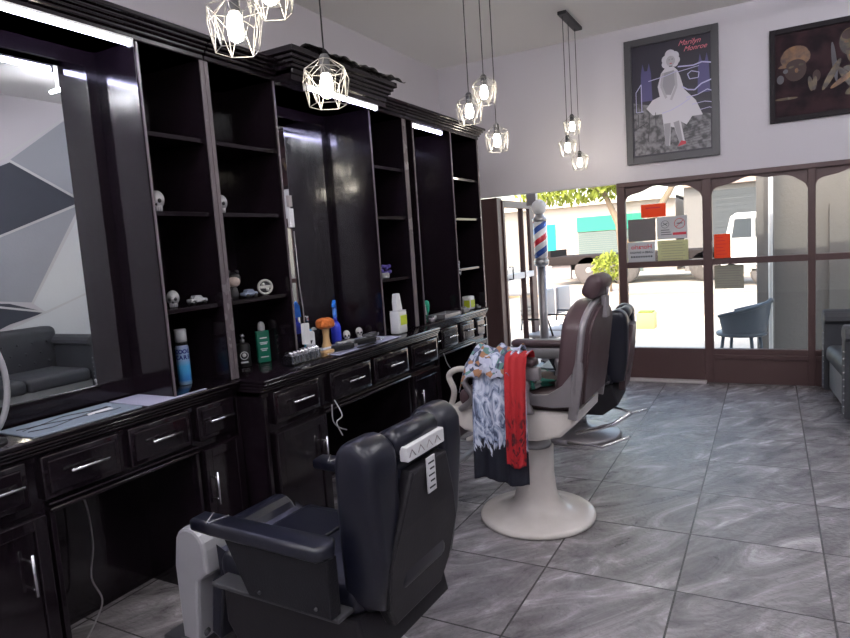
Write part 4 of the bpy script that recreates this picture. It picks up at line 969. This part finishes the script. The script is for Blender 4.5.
for p_, c_ in ((.5, (.75, .75, .78)), (.75, (.05, .12, .45))): q_ = e.new(p_); q_.color = (*c_, 1)
l.new(fr.outputs[0], rp.inputs[0]); l.new(rp.outputs[0], b.inputs['Base Color'])
MB().lathe([(.075, 1.30), (.075, 1.71)], n=28).build('striped_tube', pm, t)
MB().lathe([(.04, 1.20), (.085, 1.23), (.085, 1.27), (.07, 1.30), (.08, 1.305)], n=24).build('lower_collar', 'steel', t)
MB().lathe([(.08, 1.71), (.085, 1.74), (.05, 1.77), (.04, 1.80)], n=24).build('upper_collar', 'steel', t)
MB().sphere((0, 0, 1.87), .085).build('globe', 'white', t)
MB().tube([(-.02, .05, -.1), (-.02, .05, 1.22)], .05, 12).build('post', 'greymetal', t)
MB().box((-.16, .05, 1.9), (-.05, .12, 2.4)).build('bracket', 'greymetal', t)
# silver waiting seats
wv = mat('waiting_seat_vinyl', (.42, .40, .40), .4); t = thing('waiting_bench', 'grey linked waiting seats on the pavement outside the doorway', 'bench', (-2.62, 7.75, -.1), math.radians(-9))
for k in range(3):
    y = -.05+.50*k; 
    MB().box((-.10, y-.20, .58), (-.05, y+.20, .95), .02, 3, M=Matrix.Translation((0, 0, 0))).build('backrest', wv, t); MB().box((-.06, y-.20, .40), (.38, y+.20, .44), .015, 3).build('seat', wv, t)
m = MB()
for y in (-.29, .20, .70, 1.19): m.tube([(-.07, y, .5), (-.05, y, .64), (.30, y, .64), (.36, y, .44)], .012, 6)
m.build('arm_frame', 'black', t); m = MB(); m.box((.10, -.30, .36), (.16, 1.2, .40)).tube([(.13, -.2, .36), (-.1, -.2, 0)], .02).tube([(.13, -.2, .36), (.36, -.2, 0)], .02).tube([(.13, 1.05, .36), (-.1, 1.05, 0)], .02).tube([(.13, 1.05, .36), (.36, 1.05, 0)], .02); m.build('beam', 'greymetal', t)
# blue grey plastic chair
bl = mat('slate_blue_plastic', (.10, .13, .17), .35); t = thing('plastic_chair', 'slate blue plastic tub chair outside the right window', 'chair', (-.28, 7.75, -.1), math.radians(165))
def tub(u, v):
    a = math.radians(-120+240*u)+PI; r = .25+.05*v; h = .45+(.36-.16*abs(u-.5)*2)*v
    return (r*1.0*math.cos(a), r*math.sin(a), h)
MB().grid(tub, 30, 8, thick=.012).tube([tub(k/30, 1.0) for k in range(31)], .02, 8).build('shell_back', bl, t); MB().lathe([(.25, .42), (.26, .44), (.25, .46)], n=28).build('seat', bl, t)
for a in (45, 135, 225, 315): MB().tube([(.2*math.cos(math.radians(a)), .2*math.sin(math.radians(a)), .43), (.26*math.cos(math.radians(a)), .26*math.sin(math.radians(a)), 0)], [.02, .014], 8).build('leg', bl, t)
# planter box near the street
t = thing('planter', 'small yellow planter box at the street edge', 'planter', (-1.86, 11.2, -.1)); MB().box((-.13, -.15, 0), (.16, .15, .27), .01).build('box', mat('ochre_box', (.62, .47, .22), .8), t)
MB().box((-.10, -.12, .27), (.13, .12, .29)).build('soil', mat('soil', (.2, .25, .06), .9), t)
# building across the street
bw = mat('white_facade', (.33, .305, .285), .85); t = thing('street_building', 'pale building with green banded roller shutter across the street', 'building', (0, 27.5, 0))
MB().box((-40, 0, -.1), (-3.3, 6, 2.95)).build('wall', bw, t); MB().box((-40, -.3, 2.85), (-3.3, 6, 3.0)).build('roof', mat('roof_slab', (.72, .64, .56), .8), t)
tq = mat('turquoise_paint', (.02, .22, .155), .7); MB().box((-7.28, -.08, 1.74), (-4.55, .0, 2.36)).build('sign_band', tq, t)
m = MB(); 
for k in range(20): m.box((-7.25, -.05, -.05+.088*k), (-4.60, .0, .03+.088*k), .006)
m.build('roller_shutter', mat('shutter_metal', (.105, .145, .14), .6), t); MB().box((-8.62, -.05, .85), (-8.25, 0, 2.16)).build('door', mat('cyan_paint', (.0, .25, .22), .6), t)
MB().box((-9.2, -.05, -.1), (-9.0, 0, 2.6)).build('pilaster', 'greypaper', t)
t = thing('garage_building', 'grey shed with dark shutters behind the white van', 'building', (0, 26.2, 0)); gb = mat('grey_shed', (.17, .165, .165), .8)
MB().box((-2.85, 0, -.1), (6, 5, 3.3)).build('wall', gb, t); MB().box((-1.85, -.1, .2), (-.1, 0, 2.9)).build('shutter', add_bump(mat('dark_shutter', (.06, .07, .08), .6), 3, .6, .05, 1, (.01, .01, 30)), t)
MB().box((-2.9, -.25, 3.1), (6, 0, 3.35)).build('fascia', mat('pinkish_fascia', (.36, .28, .25), .8), t)
t = thing('far_house', 'tan house far left beyond the open door', 'building', (-16, 34, 0)); MB().box((-9, 0, -.1), (4.6, 4, 3.9)).build('wall', mat('tan_wall', (.55, .42, .28), .85), t); MB().box((.6, -.05, -.1), (2.6, 0, 2.2)).build('gate', mat('grey_gate', (.18, .17, .16), .7), t)
# flatbed truck with visible wheels
t = thing('flatbed_truck', 'dark flatbed truck with big pale wheels parked across the street', 'truck', (0, 22.2, -.15))
MB().box((-7.0, 0, .72), (-1.4, 2.2, 1.02), .02).box((-7.0, .05, 1.02), (-6.9, 2.15, 1.25)).build('bed', mat('truck_bed', (.022, .018, .018), .8, spec=.2), t); MB().box((-7.0, .7, .5), (-1.4, 1.5, .74)).build('chassis', 'dark', t)
tyre = mat('tyre', (.10, .092, .09), .8); hub = mat('wheel_hub', (.36, .34, .33), .5)
for x in (-5.55, -4.35, -1.8):
    M_ = Matrix.Translation((x, .12, .50)) @ Matrix.Rotation(PI/2, 4, 'X'); w_ = MB().lathe([(.30, -.1), (.46, -.1), (.50, -.06), (.50, .08), (.46, .12), (.32, .12)], n=36, M=M_).build('wheel', tyre, t)
    MB().lathe([(.31, .0), (.31, .10), (.26, .11), (.20, .04), (.12, .05), (.10, .13), (.04, .14)], n=36, M=M_).build('hub', hub, w_)
MB().box((-6.9, .1, .2), (-6.2, .3, .75), .02).build('tool_locker', 'greypaper', t)
# white pickup / van
t = thing('white_van', 'white van parked across the street behind the right window', 'van', (-.62, 20.2, -.15)); vw = mat('white_car_paint', (.62, .62, .62), .3, coat=.5)
MB().prism([(-.62, .35), (-.62, 1.25), (-.50, 1.35), (-.36, 1.95), (-.22, 2.05), (.60, 2.05), (.68, 1.95), (.72, .35)], 0, 1.7, r=.05, seg=3).build('body', vw, t)
MB().prism([(-.33, 1.35), (-.25, 1.88), (.18, 1.88), (.18, 1.35)], -.006, .01).build('side_window', mat('van_glass', (.04, .05, .06), .3), t)
MB().prism([(.27, 1.35), (.27, 1.88), (.55, 1.88), (.60, 1.35)], -.006, .01).build('rear_window', mat('van_glass2', (.04, .05, .055), .3), t)
MB().box((-.60, -.02, .45), (.70, .0, .55)).build('sill_trim', 'greypaper', t)
for x in (-.35, .45): MB().lathe([(.2, -.1), (.30, -.1), (.32, .0), (.30, .1), (.2, .1)], n=28, M=Matrix.Translation((x, .1, .32)) @ Matrix.Rotation(PI/2, 4, 'X')).build('wheel', tyre, t)
t = thing('parked_car', 'pale car seen through the open door glass', 'car', (-8.6, 17.0, -.15), .0)
MB().prism([(-1.9, .3), (-1.95, .8), (-1.2, .95), (-.7, 1.4), (.7, 1.42), (1.3, .95), (1.9, .85), (1.95, .3)], 0, 1.6, r=.05, seg=2).build('body', vw, t); MB().prism([(-.95, .98), (-.62, 1.32), (.62, 1.34), (1.0, .98)], -.006, .01).build('side_window', mat('car_glass_green', (.03, .11, .07), .3), t)
for x in (-1.2, 1.2): MB().lathe([(.18, -.1), (.30, -.1), (.30, .1), (.18, .1)], n=24, M=Matrix.Translation((x, .1, .30)) @ Matrix.Rotation(PI/2, 4, 'X')).build('wheel', tyre, t)
# trees
leafm = mat('leaf_green', (.20, .25, .03), .6); barkm = mat('bark', (.22, .17, .12), .9)
def tree(label, loc, trunk, blobs, n, size):
    t = thing('street_tree', label, 'tree', loc); m = MB()
    for pts, r in trunk: m.tube(pts, r, 8)
    m.build('trunk', barkm, t); bm = bmesh.new(); rnd = random.Random(3)
    for (c_, r_) in blobs:
        for k in range(n):
            a = rnd.uniform(0, 2*PI); b_ = math.acos(rnd.uniform(-1, 1)); rr = rnd.uniform(.3, 1)**.5
            p = Vector((c_[0]+r_[0]*rr*math.cos(a)*math.sin(b_), c_[1]+r_[1]*rr*math.sin(a)*math.sin(b_), c_[2]+r_[2]*rr*math.cos(b_)))
            E_ = Euler((rnd.uniform(0, 6), rnd.uniform(0, 6), rnd.uniform(0, 6))).to_matrix()
            bm.faces.new([bm.verts.new(p+E_ @ Vector(q_)*size) for q_ in ((-1, 0, 0), (0, -.45, .1), (1, 0, 0), (0, .45, .1))])
    me = bpy.data.meshes.new('foliage'); bm.to_mesh(me); bm.free(); me.materials.append(leafm); o = bpy.data.objects.new('foliage', me); COL.objects.link(o); o.parent = t
tree('street tree with bright leaves hanging over the doorway view', (-3.08, 15.0, -.15), [([(.10, 0, 0), (.12, 0, 1.2), (.06, 0, 1.9), (-.25, .1, 2.6), (-.8, .1, 3.0)], [.10, .09, .08, .06, .05]), ([(.12, 0, 1.3), (.9, 0, 2.1), (1.5, 0, 3.1)], [.08, .08, .05])],
     [((-.9, 0, 2.80), (1.5, .6, .38)), ((.2, 0, 3.2), (1.6, .8, .5))], 900, .09)
tree('low leafy bush on the street edge before the truck wheel', (-4.15, 19.2, -.15), [([(0, 0, 0), (0, 0, .5)], .04)], [((0, 0, .75), (.55, .4, .45))], 500, .08)
